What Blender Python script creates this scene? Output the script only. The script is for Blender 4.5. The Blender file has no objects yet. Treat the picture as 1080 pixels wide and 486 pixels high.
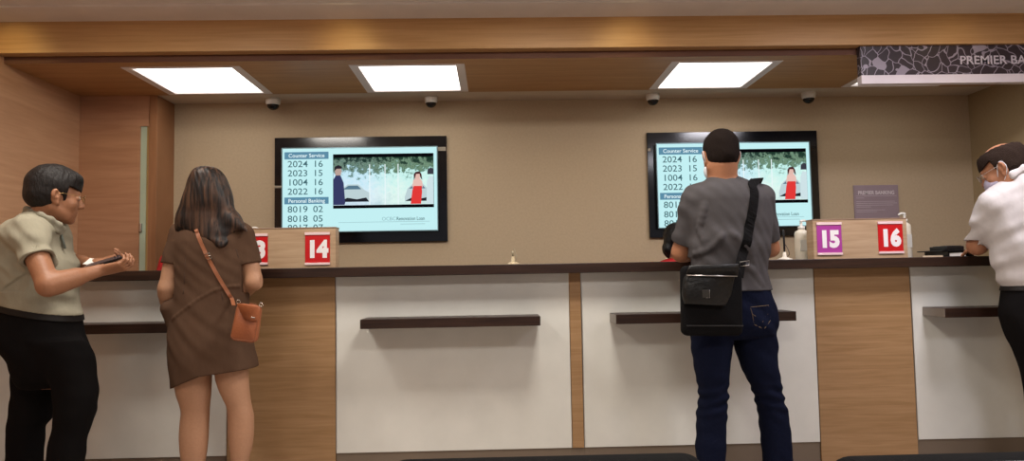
import bpy, bmesh, math, random
import numpy as np
from mathutils import Vector, Matrix, Euler
random.seed(7)
S = bpy.context.scene
COL = S.collection

# ------------------------------------------------------------------ camera, world, exposure
FPX, CX, CY, EYE = 760.0, 540.0, 243.0, 1.08
RCAM = (Matrix.Rotation(-0.024717, 3, 'Z') @ Matrix.Rotation(math.pi/2 + 0.061339, 3, 'X') @ Matrix.Rotation(-0.0176, 3, 'Z'))
cam = bpy.data.cameras.new('camera'); camo = bpy.data.objects.new('camera', cam); COL.objects.link(camo)
cam.sensor_fit = 'HORIZONTAL'; cam.sensor_width = 36.0; cam.lens = 36.0*FPX/1080.0
cam.clip_start = 0.05
camo.matrix_world = Matrix.Translation((0, 0, EYE)) @ RCAM.to_4x4()
S.camera = camo
S.view_settings.view_transform = 'Standard'; S.view_settings.look = 'None'
S.view_settings.gamma = 1.0; S.view_settings.use_curve_mapping = False
S.view_settings.exposure = 0.0
W = bpy.data.worlds.new('world'); S.world = W; W.use_nodes = True
W.node_tree.nodes['Background'].inputs[0].default_value = (0.95, 0.93, 1.0, 1)
W.node_tree.nodes['Background'].inputs[1].default_value = 0.27
PANEL_EMIT = 3.4        # teller ceiling panels
HALL_FILL_W = 42.0           # added hall fill lights (area watts)
SPOT_W = 9.0           # warm downlights grazing the fascia

def P(px, py, Y):
    d = RCAM @ Vector(((px-CX)/FPX, -(py-CY)/FPX, -1.0)); d *= Y/d.y
    return Vector((d.x, d.y, d.z+EYE))

# ------------------------------------------------------------------ materials
MATS = {}
def rgb(r, g, b):
    f = lambda c: (c/255/12.92) if c/255 <= .04045 else ((c/255+.055)/1.055)**2.4
    return (f(r), f(g), f(b), 1)
def mat(name, col, rough=.6, metal=0, spec=.5, emit=None, estr=0, bump=None, alpha=None, trans=0, coat=0, sheen=0):
    if name in MATS: return MATS[name]
    m = bpy.data.materials.new(name); m.use_nodes = True
    nt = m.node_tree; b = nt.nodes['Principled BSDF']
    b.inputs['Base Color'].default_value = col
    b.inputs['Roughness'].default_value = rough; b.inputs['Metallic'].default_value = metal
    b.inputs['Specular IOR Level'].default_value = spec
    if trans: b.inputs['Transmission Weight'].default_value = trans
    if coat: b.inputs['Coat Weight'].default_value = coat; b.inputs['Coat Roughness'].default_value = .12
    if sheen: b.inputs['Sheen Weight'].default_value = sheen
    if emit: b.inputs['Emission Color'].default_value = emit; b.inputs['Emission Strength'].default_value = estr
    # a little tonal variation so that nothing is a dead flat colour
    tc = nt.nodes.new('ShaderNodeTexCoord'); n = nt.nodes.new('ShaderNodeTexNoise')
    n.inputs['Scale'].default_value = bump[0] if bump else 6.0; n.inputs['Detail'].default_value = 4
    mp = nt.nodes.new('ShaderNodeMapping'); nt.links.new(tc.outputs['Object'], mp.inputs[0]); nt.links.new(mp.outputs[0], n.inputs['Vector'])
    if bump and len(bump) > 2: mp.inputs['Scale'].default_value = bump[2]
    if not emit:
        mx = nt.nodes.new('ShaderNodeMix'); mx.data_type = 'RGBA'
        mx.inputs[6].default_value = tuple(c*.90 for c in col[:3])+(1,); mx.inputs[7].default_value = tuple(min(1, c*1.10) for c in col[:3])+(1,)
        nt.links.new(n.outputs[0], mx.inputs[0]); nt.links.new(mx.outputs[2], b.inputs['Base Color'])
    if bump:
        bp = nt.nodes.new('ShaderNodeBump'); bp.inputs['Strength'].default_value = bump[1]; bp.inputs['Distance'].default_value = .01
        nt.links.new(n.outputs[0], bp.inputs['Height']); nt.links.new(bp.outputs[0], b.inputs['Normal'])
    MATS[name] = m
    return m
def wood(name, c1, c2, sc=(1.6, 1.6, 26), rough=.42):
    m = bpy.data.materials.new(name); m.use_nodes = True; nt = m.node_tree; b = nt.nodes['Principled BSDF']
    tc = nt.nodes.new('ShaderNodeTexCoord'); mp = nt.nodes.new('ShaderNodeMapping'); mp.inputs['Scale'].default_value = sc
    n1 = nt.nodes.new('ShaderNodeTexNoise'); n1.inputs['Scale'].default_value = 1.3; n1.inputs['Detail'].default_value = 7; n1.inputs['Distortion'].default_value = .9
    n2 = nt.nodes.new('ShaderNodeTexNoise'); n2.inputs['Scale'].default_value = 5.0; n2.inputs['Detail'].default_value = 3
    cr = nt.nodes.new('ShaderNodeValToRGB'); cr.color_ramp.elements[0].position = .32; cr.color_ramp.elements[1].position = .68
    cr.color_ramp.elements[0].color = c1; cr.color_ramp.elements[1].color = c2
    mth = nt.nodes.new('ShaderNodeMath'); mth.operation = 'MULTIPLY_ADD'; mth.inputs[1].default_value = .3
    L = nt.links.new
    L(tc.outputs['Object'], mp.inputs[0]); L(mp.outputs[0], n1.inputs['Vector']); L(mp.outputs[0], n2.inputs['Vector'])
    L(n2.outputs[0], mth.inputs[0]); L(n1.outputs[0], mth.inputs[2])
    sub = nt.nodes.new('ShaderNodeMath'); sub.operation = 'SUBTRACT'; sub.inputs[1].default_value = .15; L(mth.outputs[0], sub.inputs[0])
    L(sub.outputs[0], cr.inputs[0]); L(cr.outputs[0], b.inputs['Base Color'])
    b.inputs['Roughness'].default_value = rough; b.inputs['Specular IOR Level'].default_value = .35
    return m
def emis(name, col, s=1.0):
    if name in MATS: return MATS[name]
    m = bpy.data.materials.new(name); m.use_nodes = True; nt = m.node_tree; nt.nodes.clear()
    e = nt.nodes.new('ShaderNodeEmission'); o = nt.nodes.new('ShaderNodeOutputMaterial')
    e.inputs[0].default_value = col; e.inputs[1].default_value = s; nt.links.new(e.outputs[0], o.inputs[0])
    MATS[name] = m; return m

M_wallpaint = mat('cream_wall_paint', rgb(184, 163, 134), .75, bump=(60, .06))
M_ceil = mat('white_ceiling_paint', rgb(205, 190, 172), .85)
M_hallceil = mat('hall_ceiling_paint', rgb(222, 214, 208), .85)
M_woodv = wood('beech_veneer_panel', rgb(143, 110, 74), rgb(161, 127, 91), (1.6,1.6,30))
M_woodwall = wood('beech_wall_panel', rgb(186, 142, 108), rgb(200, 156, 122), (1.2, 1.2, 16))
M_woodceil = wood('beech_ceiling_panel', rgb(168, 122, 76), rgb(186, 140, 92), (1.2, 22, 22))
M_fascia = wood('beech_fascia_panel', rgb(178, 136, 88), rgb(196, 154, 106), (1.0, 1, 30))
M_box = wood('beech_box_panel', rgb(168, 138, 108), rgb(188, 160, 130), (1.6, 1.6, 30))
M_white = mat('white_gloss_laminate', rgb(206, 205, 198), .22, spec=.5)
M_wenge = wood('dark_wenge_laminate', rgb(34, 20, 14), rgb(52, 33, 24), (2, 12, 40), .38)
M_plinth = mat('brushed_bronze_plinth', rgb(112, 98, 84), .5, metal=.2)
M_carc = mat('carcass_board', rgb(120, 100, 80), .7)
M_metal = mat('brushed_metal', rgb(190, 185, 180), .3, metal=1)
M_black = mat('black_plastic', rgb(14, 14, 17), .35)
M_blackgloss = mat('black_gloss_panel', rgb(9, 10, 16), .12, spec=.5)
M_whitep = mat('white_plastic', rgb(225, 222, 214), .4)
M_floor = mat('pale_floor', rgb(176, 164, 152), .6, bump=(300, .1))  # unseen floor, colour lightened to bounce light onto the hall ceiling

# ------------------------------------------------------------------ mesh helpers
def link(name, me, m=None, parent=None, **tags):
    o = bpy.data.objects.new(name, me); COL.objects.link(o)
    if m is not None and me is not None: me.materials.clear(); me.materials.append(m)
    if parent is not None: o.parent = parent
    for k, v in tags.items(): o[k] = v
    return o
def thing(name, label, cat, loc=(0, 0, 0), group=None):
    o = link(name, None); o.location = loc; o['label'] = label; o['category'] = cat
    if group: o['group'] = group
    bpy.context.view_layer.update()
    return o
def fin(name, bm, m, parent=None, smooth=False, **tags):
    """bmesh in world coordinates -> object; children of a located Empty are shifted into its frame"""
    bmesh.ops.recalc_face_normals(bm, faces=bm.faces)
    if parent is not None:
        off = Vector((0, 0, 0)); p = parent
        while p is not None: off += p.location; p = p.parent
        for v in bm.verts: v.co -= off
    me = bpy.data.meshes.new(name); bm.to_mesh(me); bm.free()
    if smooth:
        for f in me.polygons: f.use_smooth = True
    return link(name, me, m, parent, **tags)
def box(bm, x0, x1, y0, y1, z0, z1, bev=0, seg=2, M=None):
    r = bmesh.ops.create_cube(bm, size=1.0)
    vs = r['verts']
    for v in vs:
        v.co = Vector(((x0+x1)/2+v.co.x*(x1-x0), (y0+y1)/2+v.co.y*(y1-y0), (z0+z1)/2+v.co.z*(z1-z0)))
    if bev:
        es = list({e for v in vs for e in v.link_edges})
        r2 = bmesh.ops.bevel(bm, geom=es, offset=bev, segments=seg, profile=.5, affect='EDGES')
        vs = list({v for f in r2['faces'] for v in f.verts} | {v for v in vs if v.is_valid})
    if M is not None:
        for v in vs: v.co = M @ v.co
    return vs
def B(name, x0, x1, y0, y1, z0, z1, m, parent=None, bev=.002, seg=2, **t):
    bm = bmesh.new(); box(bm, x0, x1, y0, y1, z0, z1, bev, seg); return fin(name, bm, m, parent, **t)
def lathe(bm, prof, c, n=24, M=None):
    rings = []
    for r, z in prof:
        ring = []
        for i in range(n):
            a = 2*math.pi*i/n; v = Vector((r*math.cos(a), r*math.sin(a), z))
            if M is not None: v = M @ v
            ring.append(bm.verts.new(v+Vector(c)))
        rings.append(ring)
    for a, b in zip(rings, rings[1:]):
        for i in range(n): bm.faces.new((a[i], a[(i+1) % n], b[(i+1) % n], b[i]))
    bm.faces.new(rings[0]); bm.faces.new(rings[-1])
def tube(bm, pts, r, n=8, closed=False, flat=None):
    """tube along points; flat=(width, thick, normals) gives a ribbon strap"""
    pts = [Vector(p) for p in pts]; rings = []; N = len(pts); up = Vector((0.01, .02, 1)).normalized()
    for i, p in enumerate(pts):
        a = pts[(i-1) % N] if (closed or i > 0) else p; b = pts[(i+1) % N] if (closed or i < N-1) else p
        t = (b-a).normalized()
        if flat:
            nrm = Vector(flat[2][i]); nrm = (nrm - t*nrm.dot(t)).normalized(); s = t.cross(nrm)
            w, h = flat[0]/2, flat[1]/2
            ring = [p+s*w+nrm*h, p-s*w+nrm*h, p-s*w-nrm*h, p+s*w-nrm*h]
        else:
            s = t.cross(up)
            if s.length < .05: s = t.cross(Vector((1, 0, 0)))
            s.normalize(); u = s.cross(t); rr = r[i] if hasattr(r, '__len__') else r
            ring = [p+(s*math.cos(2*math.pi*k/n)+u*math.sin(2*math.pi*k/n))*rr for k in range(n)]
        rings.append([bm.verts.new(v) for v in ring])
    k = len(rings[0])
    for i in range(N if closed else N-1):
        a, b = rings[i], rings[(i+1) % N]
        for j in range(k): bm.faces.new((a[j], a[(j+1) % k], b[(j+1) % k], b[j]))
    if not closed: bm.faces.new(rings[0]); bm.faces.new(rings[-1])
def smoothpts(pts, sub=6):
    pts = [Vector(p) for p in pts]; out = []
    for i in range(len(pts)-1):
        p0, p1, p2, p3 = pts[max(i-1, 0)], pts[i], pts[i+1], pts[min(i+2, len(pts)-1)]
        for k in range(sub):
            t = k/sub
            out.append(.5*((2*p1)+(p2-p0)*t+(2*p0-5*p1+4*p2-p3)*t*t+(3*p1-p0-3*p2+p3)*t**3))
    out.append(pts[-1]); return out
def poly(bm, pts, y, th=.0006):
    """a thin flat shape in the XZ plane, front face at y"""
    f = [bm.verts.new((x, y, z)) for x, z in pts]; b = [bm.verts.new((x, y+th, z)) for x, z in pts]
    bm.faces.new(f); bm.faces.new(b[::-1]); n = len(pts)
    for i in range(n): bm.faces.new((f[i], b[i], b[(i+1) % n], f[(i+1) % n]))
def text(name, s, x, y, z, size, m, parent, bold=0.0, align='CENTER', sx=1.0, depth=.0008, **t):
    """lettering facing -Y, centred vertically on z; size = capital height"""
    c = bpy.data.curves.new(name, 'FONT'); c.body = s; c.size = size/.70; c.align_x = align; c.offset = bold*size; c.extrude = depth/2
    c.resolution_u = 3
    o = bpy.data.objects.new('tmp', c); COL.objects.link(o); bpy.context.view_layer.update()
    me = bpy.data.meshes.new_from_object(o.evaluated_get(bpy.context.evaluated_depsgraph_get()))
    bpy.data.objects.remove(o); bpy.data.curves.remove(c)
    off = Vector((0, 0, 0)); p = parent
    while p is not None: off += p.location; p = p.parent
    for v in me.vertices:
        a = v.co; v.co = Vector((x+a.x*sx, y-a.z, z+a.y-size*.5))-off
    me.name = name
    return link(name, me, m, parent, **t)

# ------------------------------------------------------------------ implicit surfaces for bodies, clothes, hair
def hermite(tab, z):
    tab = np.array(sorted(tab), float); zs = tab[:, 0]; out = []
    idx = np.clip(np.searchsorted(zs, z)-1, 0, len(zs)-2); h = zs[idx+1]-zs[idx]; t = np.clip((z-zs[idx])/h, 0, 1)
    for c in range(1, tab.shape[1]):
        v = tab[:, c]; sec = np.diff(v)/np.diff(zs); m = np.empty(len(v)); m[0] = sec[0]; m[-1] = sec[-1]
        for i in range(1, len(v)-1):
            m[i] = 0 if sec[i-1]*sec[i] <= 0 else 2*sec[i-1]*sec[i]/(sec[i-1]+sec[i])
        a, b, ma, mb = v[idx], v[idx+1], m[idx]*h, m[idx+1]*h
        out.append((2*t**3-3*t**2+1)*a+(t**3-2*t**2+t)*ma+(-2*t**3+3*t**2)*b+(t**3-t**2)*mb)
    return out
class Fld:
    def __init__(s, lo, hi, h=.004):
        s.lo = np.array(lo, float); s.h = h; s.n = np.maximum(np.ceil((np.array(hi)-s.lo)/h).astype(int)+1, 4)
        s.D = np.full(s.n, .5, np.float32)
    def sub(s, lo, hi):
        a = np.clip(np.floor((np.array(lo)-s.lo)/s.h).astype(int), 0, s.n); b = np.clip(np.ceil((np.array(hi)-s.lo)/s.h).astype(int)+1, 0, s.n)
        sl = tuple(slice(int(i), int(j)) for i, j in zip(a, b))
        ax = [(s.lo[i]+s.h*np.arange(a[i], b[i])).astype(np.float32) for i in range(3)]
        return sl, ax[0][:, None, None], ax[1][None, :, None], ax[2][None, None, :]
    def put(s, fn, lo, hi, k=.01, op='u'):
        m = k+.03; sl, X, Y, Z = s.sub(np.array(lo)-m, np.array(hi)+m)
        A = s.D[sl]
        if A.size == 0: return s
        d = fn(X, Y, Z).astype(np.float32)
        if op == 's': A2, d2 = -A, d
        else: A2, d2 = A, d
        hh = np.maximum(k-np.abs(A2-d2), 0)/max(k, 1e-6); r = np.minimum(A2, d2)-hh*hh*k*.25
        s.D[sl] = -r if op == 's' else r
        return s
    def rc(s, a, b, ra, rb, k=.015, op='u'):
        a = np.array(a, float); b = np.array(b, float); v = b-a; L = float(v@v)+1e-9; R_ = max(ra, rb)
        def fn(X, Y, Z):
            t = np.clip(((X-a[0])*v[0]+(Y-a[1])*v[1]+(Z-a[2])*v[2])/L, 0, 1)
            return np.sqrt((X-a[0]-t*v[0])**2+(Y-a[1]-t*v[1])**2+(Z-a[2]-t*v[2])**2)-(ra+(rb-ra)*t)
        return s.put(fn, np.minimum(a, b)-R_, np.maximum(a, b)+R_, k, op)
    def chain(s, pts, rs, k=.015, op='u'):
        for i in range(len(pts)-1): s.rc(pts[i], pts[i+1], rs[i], rs[i+1], k, op)
        return s
    def el(s, c, r, R_=None, k=.015, op='u'):
        c = np.array(c, float); r = np.array(r, float); Rm = np.eye(3) if R_ is None else np.array(R_); m = float(r.max())
        def fn(X, Y, Z):
            x, y, z = X-c[0], Y-c[1], Z-c[2]
            q = [(x*Rm[0, i]+y*Rm[1, i]+z*Rm[2, i]) for i in range(3)]
            k0 = np.sqrt(sum((q[i]/r[i])**2 for i in range(3)))+1e-6; k1 = np.sqrt(sum((q[i]/r[i]**2)**2 for i in range(3)))+1e-6
            return k0*(k0-1)/k1
        return s.put(fn, c-m, c+m, k, op)
    def loft(s, tab, k=.015, op='u', n=2.3, cap=.03):
        """tab rows: z, cx, cy, rx, ry"""
        T = sorted([tuple(r[:5]) for r in tab]); za, zb = T[0][0], T[-1][0]
        A = np.array(T); m = A[:, 3:].max()
        def fn(X, Y, Z):
            z1 = Z.ravel().astype(float); cx, cy, rx, ry = [q.astype(np.float32)[None, None, :] for q in hermite(T, np.clip(z1, za, zb))]
            u, v = np.abs(X-cx)/rx, np.abs(Y-cy)/ry
            k0 = (u**n+v**n)**(1/n)+1e-6
            g = np.sqrt((u/rx)**2+(v/ry)**2)+1e-6
            d = (k0-1)*np.sqrt(u*u+v*v)/g
            e = np.maximum(Z-zb, za-Z); hh = np.maximum(cap-np.abs(d-e), 0)/cap
            return np.maximum(d, e)+hh*hh*cap*.25
        return s.put(fn, (A[:, 1].min()-m, A[:, 2].min()-m, za), (A[:, 1].max()+m, A[:, 2].max()+m, zb), k, op)
    def plane(s, p, n, k=.0, lo=None, hi=None):
        """keep the side the normal points away from"""
        p = np.array(p, float); n = np.array(n, float); n = n/np.linalg.norm(n)
        sl, X, Y, Z = s.sub(s.lo if lo is None else lo, s.lo+s.n*s.h if hi is None else hi)
        d = (X-p[0])*n[0]+(Y-p[1])*n[1]+(Z-p[2])*n[2]
        A = s.D[sl]
        s.D[sl] = np.maximum(A, d.astype(np.float32)); return s
    def warp(s, fn, band=.03):
        I = np.nonzero(np.abs(s.D) < band); X, Y, Z = [s.lo[i]+s.h*I[i] for i in range(3)]
        s.D[I] += fn(X, Y, Z).astype(np.float32); return s
    def front(s, x, z, back=False):
        i = int(round((x-s.lo[0])/s.h)); k = int(round((z-s.lo[2])/s.h))
        i = min(max(i, 0), s.n[0]-1); k = min(max(k, 0), s.n[2]-1)
        col = s.D[i, :, k]; J = np.nonzero(col < 0)[0]
        if len(J) == 0: return None
        j = J[-1] if back else J[0]
        return s.lo[1]+s.h*j
    def grad(s, p):
        i = np.clip(((np.array(p)-s.lo)/s.h).round().astype(int), 2, s.n-3); g = []
        for a in range(3):
            u, v = i.copy(), i.copy(); u[a] += 2; v[a] -= 2; g.append(float(s.D[tuple(u)]-s.D[tuple(v)]))
        g = Vector(g); return g.normalized() if g.length > 1e-5 else Vector((0, -1, 0))
    def mesh(s, name):
        D = s.D.copy(); D[0] = D[-1] = .01; D[:, 0] = D[:, -1] = .01; D[:, :, 0] = D[:, :, -1] = .01
        neg = D < 0; nx, ny, nz = D.shape
        c = np.zeros((nx-1, ny-1, nz-1), np.int8)
        for dx in (0, 1):
            for dy in (0, 1):
                for dz in (0, 1): c += neg[dx:nx-1+dx, dy:ny-1+dy, dz:nz-1+dz]
        act = (c > 0) & (c < 8); I, J, K = np.nonzero(act)
        ids = np.full(act.shape, -1, np.int32); ids[I, J, K] = np.arange(len(I))
        acc = np.zeros((len(I), 3)); cnt = np.zeros(len(I))
        crn = [(a, b, d) for a in (0, 1) for b in (0, 1) for d in (0, 1)]
        for p in crn:
            for ax in range(3):
                if p[ax]: continue
                q = list(p); q[ax] = 1
                va = D[I+p[0], J+p[1], K+p[2]]; vb = D[I+q[0], J+q[1], K+q[2]]
                m = (va < 0) != (vb < 0); t = np.where(m, va/np.where(m, va-vb, 1), 0)
                pos = np.array(p, float)[None, :].repeat(len(I), 0); pos[:, ax] += t
                acc[m] += pos[m]; cnt[m] += 1
        V = s.lo+(np.stack([I, J, K], 1)+acc/cnt[:, None])*s.h
        F = []
        for ax in range(3):
            b1, b2 = (ax+1) % 3, (ax+2) % 3
            sa = [slice(0, nx), slice(0, ny), slice(0, nz)]; sb = list(sa)
            sa[ax] = slice(0, D.shape[ax]-1); sb[ax] = slice(1, D.shape[ax])
            a, b = neg[tuple(sa)], neg[tuple(sb)]; E_ = np.nonzero(a != b); fl = a[E_]
            e = np.stack(E_, 1)
            def cell(o1, o2):
                q = e.copy(); q[:, b1] -= o1; q[:, b2] -= o2; return ids[q[:, 0], q[:, 1], q[:, 2]]
            Q = np.stack([cell(1, 1), cell(0, 1), cell(0, 0), cell(1, 0)], 1)
            Q[~fl] = Q[~fl][:, ::-1]; F.append(Q)
        F = np.concatenate(F); F = F[(F >= 0).all(1)]
        # relax once to take the grid out of the surface
        for _ in range(2):
            N_ = np.zeros_like(V); C_ = np.zeros(len(V))
            for j in range(4):
                a, b = F[:, j], F[:, (j+1) % 4]
                for x in range(3):
                    N_[:, x] += np.bincount(a, V[b, x], len(V))+np.bincount(b, V[a, x], len(V))
                C_ += np.bincount(a, minlength=len(V))+np.bincount(b, minlength=len(V))
            V = V*.5+.5*N_/np.maximum(C_, 1)[:, None]
        me = bpy.data.meshes.new(name); me.vertices.add(len(V)); me.vertices.foreach_set('co', V.astype(np.float32).ravel())
        me.loops.add(F.size); me.loops.foreach_set('vertex_index', F.ravel().astype(np.int32))
        me.polygons.add(len(F)); me.polygons.foreach_set('loop_start', np.arange(0, F.size, 4, dtype=np.int32))
        me.polygons.foreach_set('use_smooth', np.ones(len(F), bool))
        me.update(); me.validate()
        return me
    def obj(s, name, m, parent=None, **t):
        me = s.mesh(name); return link(name, me, m, parent, **t)
def sec(py, xl, xr, Y, ry):
    a, b = P(xl, py, Y), P(xr, py, Y); return ((a.z+b.z)/2, (a.x+b.x)/2, Y, (b.x-a.x)/2, ry)
def secs(rows, Y, dy=0): return [sec(r[0], r[1], r[2], (r[4] if len(r) > 4 else Y)+dy, r[3]) for r in rows]
def grow(tab, g): return [(r[0], r[1], r[2], r[3]+g, r[4]+g) for r in tab]

# ================================================================== THE ROOM
XL, XR, YB, ZC, ZH = -2.93, 3.67, 5.40, 2.40, 2.628
YS = -2.6                                             # hall end behind the viewer (left open to let world light in)
def struct(name, bm, m, **t): return fin(name, bm, m, None, kind='structure', **t)
def SB(name, x0, x1, y0, y1, z0, z1, m, bev=0): 
    bm = bmesh.new(); box(bm, x0, x1, y0, y1, z0, z1, bev); return struct(name, bm, m)
SB('floor', XL-.1, XR+.1, YS, YB+.1, -.1, 0, M_floor)
SB('wall_back', XL-.1, XR+.1, YB, YB+.1, 0, ZH+.1, M_wallpaint)
SB('wall_right', XR, XR+.1, YS, YB, 0, ZH+.1, mat('shaded_wall_paint', rgb(162, 142, 108), .75, bump=(60, .06)))  # darker than the back wall: weaker light on this side put into the colour
bm = bmesh.new(); box(bm, XL-.1, XL, YS, YB, 0, ZH+.1); struct('wall_left', bm, M_woodwall)
DX = P(166, 150, 5.13).x
# door wall set forward of the back wall, beech veneer, with a tall narrow vision pane
YD = 5.13
dx0, dx1 = P(147, 200, YD).x, P(157, 200, YD).x; dz0, dz1 = .75, P(151, 133, YD).z
dj = P(135, 200, YD).x
bm = bmesh.new()
box(bm, XL, dx0, YD, YD+.05, 0, ZC); box(bm, dx1, DX-.06, YD, YD+.05, 0, ZC)
box(bm, dx0, dx1, YD, YD+.05, 0, dz0); box(bm, dx0, dx1, YD, YD+.05, dz1, ZC)
M_door = wood('beech_door_panel', rgb(166, 120, 90), rgb(182, 136, 104), (1.2, 1.2, 14))
door = struct('door_1', bm, M_door)
bm = bmesh.new(); box(bm, dx0, dx0+(dx1-dx0)*.62, YD+.012, YD+.02, dz0, dz1)
fin('vision_pane', bm, mat('pale_green_glass', rgb(176, 190, 168), .15), door)
bm = bmesh.new(); box(bm, dx0+(dx1-dx0)*.62, dx1, YD+.016, YD+.03, dz0, dz1)
fin('pane_reveal', bm, mat('brass_reveal', rgb(178, 146, 92), .4), door)
bm = bmesh.new(); zz = P(150, 240, YD).z; box(bm, dx0+.004, dx0+.02, YD-.008, YD+.012, zz-.03, zz+.03, .003); fin('door_latch', bm, M_metal, door)
bm = bmesh.new(); box(bm, DX-.055, DX, YD-.006, YB, 0, ZC, .002); struct('trim_1', bm, wood('beech_jamb', rgb(140, 96, 64), rgb(156, 110, 76), (20, 1.2, 1.2)))
# teller ceiling: veneer field with a painted strip at the back wall
YF = 4.335
LIGHTS = [(-2.289, -1.563), (-.890, -.169), (1.134, 1.842), (2.535, 3.25)]
LY0, LY1 = 4.43, 5.105
bm = bmesh.new()
xs = [XL]+[v for p in LIGHTS for v in p]+[XR]
for i in range(0, len(xs), 2): box(bm, xs[i], xs[i+1], YF, YD, ZC, ZC+.04)
for a, b in LIGHTS: box(bm, a, b, YF, LY0, ZC, ZC+.04); box(bm, a, b, LY1, YD, ZC, ZC+.04)
struct('ceiling', bm, M_woodceil)
SB('ceiling_strip', XL, XR, YD, YB, ZC+.002, ZC+.04, M_ceil)
SB('shade_strip', XL, XR, YF-.002, YF, ZC, ZC+.045, mat('painted_gap_shade', rgb(92, 56, 38), .7))  # dark band of shade behind the beam, put into the strip's colour
bm = bmesh.new(); box(bm, XL, XR, 4.26, YF, ZC+.041, ZH+.05, .001)
struct('beam', bm, M_fascia)
bm = bmesh.new(); box(bm, XL, XR, 4.03, 4.26, ZH, ZH+.1); box(bm, XL, XR, YS, 4.03, ZH+.012, ZH+.1)
struct('ceiling_hall', bm, M_hallceil)
SB('ceiling_void', XL, XR, YF, YB, ZC+.25, ZC+.3, M_carc)

# recessed ceiling light panels
for i, (a, b) in enumerate(LIGHTS):
    place = ['above the wooden side door', 'above the first wall screen', 'above the screen behind the man in the grey shirt', 'partly hidden by the patterned hanging sign'][i]
    t = thing('ceiling_light', 'square white recessed ceiling light '+place, 'ceiling light', ((a+b)/2, (LY0+LY1)/2, ZC), 'recessed panel lights over the tellers')
    bm = bmesh.new(); w = .055
    for q in ((a, a+w, LY0, LY1), (b-w, b, LY0, LY1), (a+w, b-w, LY0, LY0+.03), (a+w, b-w, LY1-.03, LY1)):
        box(bm, q[0], q[1], q[2], q[3], ZC-.004, ZC+.018, .002)
    fin('frame', bm, mat('pale_aluminium', rgb(232, 224, 224), .45), t)
    bm = bmesh.new(); box(bm, a+w, b-w, LY0+.03, LY1-.03, ZC+.012, ZC+.022)
    fin('diffuser', bm, emis('light_diffuser' if i < 3 else 'dim_diffuser', (1.0, .95, .88, 1), PANEL_EMIT if i < 3 else 1.5), t)

# dome cameras under the painted strip
for i, (px, py, s) in enumerate([(288, 109, 1), (454.5, 108, .9), (688.5, 104.5, .95), (852.5, 101.5, .95)]):
    c = P(px, py-4, 5.27); x = c.x; s *= .052
    lab = ['white dome security camera nearest the wooden side door', 'white dome security camera above the first wall screen', 'white dome security camera over the head of the man in grey',
           'white dome security camera nearest the patterned hanging sign'][i]
    t = thing('dome_camera', lab, 'security camera', (x, 5.27, ZC), 'dome cameras on the ceiling')
    bm = bmesh.new(); lathe(bm, [(s*1.02, .004), (s*1.05, -.012), (s*1.0, -.034), (s*.86, -.045)], (x, 5.27, ZC), 28); fin('housing', bm, M_whitep, t, True)
    bm = bmesh.new(); lathe(bm, [(s*.85, -.04)]+[(s*.85*math.cos(q), -.042-s*.78*math.sin(q)) for q in np.linspace(0, 1.5, 8)], (x, 5.27, ZC), 28)
    fin('dome', bm, mat('smoked_dome', rgb(20, 16, 14), .12), t, True)
c = P(1066, 89, 4.9); 
t = thing('ceiling_sprinkler', 'small dark red sprinkler rose on the ceiling below the patterned sign', 'sprinkler', (c.x, 4.9, ZC))
bm = bmesh.new(); lathe(bm, [(.045, .004), (.045, -.004), (.02, -.016)], (c.x, 4.9, ZC), 20); fin('rose', bm, mat('red_brown_metal', rgb(120, 50, 34), .4), t, True)
bm = bmesh.new(); lathe(bm, [(.012, -.012), (.008, -.026), (.02, -.028), (.02, -.031)], (c.x, 4.9, ZC), 16); fin('nozzle', bm, M_metal, t, True)

# warm downlights; unseen square hall lights are added as fill
for i, px in enumerate([8, 365, 662, 1010]):
    x = P(px, 36, 4.2).x
    t = thing('downlight', 'round recessed spotlight in the hall ceiling ahead of the beam', 'ceiling light', (x, 3.76, ZH+.012), 'hall downlights')
    bm = bmesh.new(); lathe(bm, [(.055, .0), (.055, -.006), (.04, -.008), (.038, .004)], (x, 3.76, ZH+.012), 24); fin('trim_ring', bm, M_whitep, t, True)
    L = bpy.data.lights.new('downlight_lamp', 'SPOT'); L.energy = SPOT_W*(1.0, .8, .7, .25)[i]; L.color = (1, .78, .34); L.spot_size = 1.0; L.spot_blend = 1.0; L.shadow_soft_size = .09
    lo = bpy.data.objects.new('downlight_lamp', L); COL.objects.link(lo); lo.parent = t; lo.location = (0, 0, -.02); lo.rotation_euler = (1.22, 0, 0)
for i, (x, y) in enumerate([(-1.7, 2.95), (.4, 2.95), (2.4, 2.95), (-1.7, .9), (.4, .9), (2.4, .9)]):
    t = thing('hall_fill_light', 'unseen square ceiling light added as fill for the waiting hall', 'ceiling light', (x, y, ZH+.012), 'added hall fill lights')
    bm = bmesh.new()
    for q in ((x-.3, x-.27, y-.3, y+.3), (x+.27, x+.3, y-.3, y+.3), (x-.27, x+.27, y-.3, y-.27), (x-.27, x+.27, y+.27, y+.3)): box(bm, q[0], q[1], q[2], q[3], ZH-.004, ZH+.012)
    fin('frame', bm, M_whitep, t)
    L = bpy.data.lights.new('hall_fill_lamp', 'AREA'); L.energy = HALL_FILL_W*(1.0 if y > 1 else .7)*(.75, 1, 1.0)[i % 3]; L.size = .54; L.color = (1, .94, .86) if i % 3 < 2 else (.95, .92, 1)
    lo = bpy.data.objects.new('hall_fill_lamp', L); COL.objects.link(lo); lo.parent = t; lo.location = (0, 0, -.006)

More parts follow.
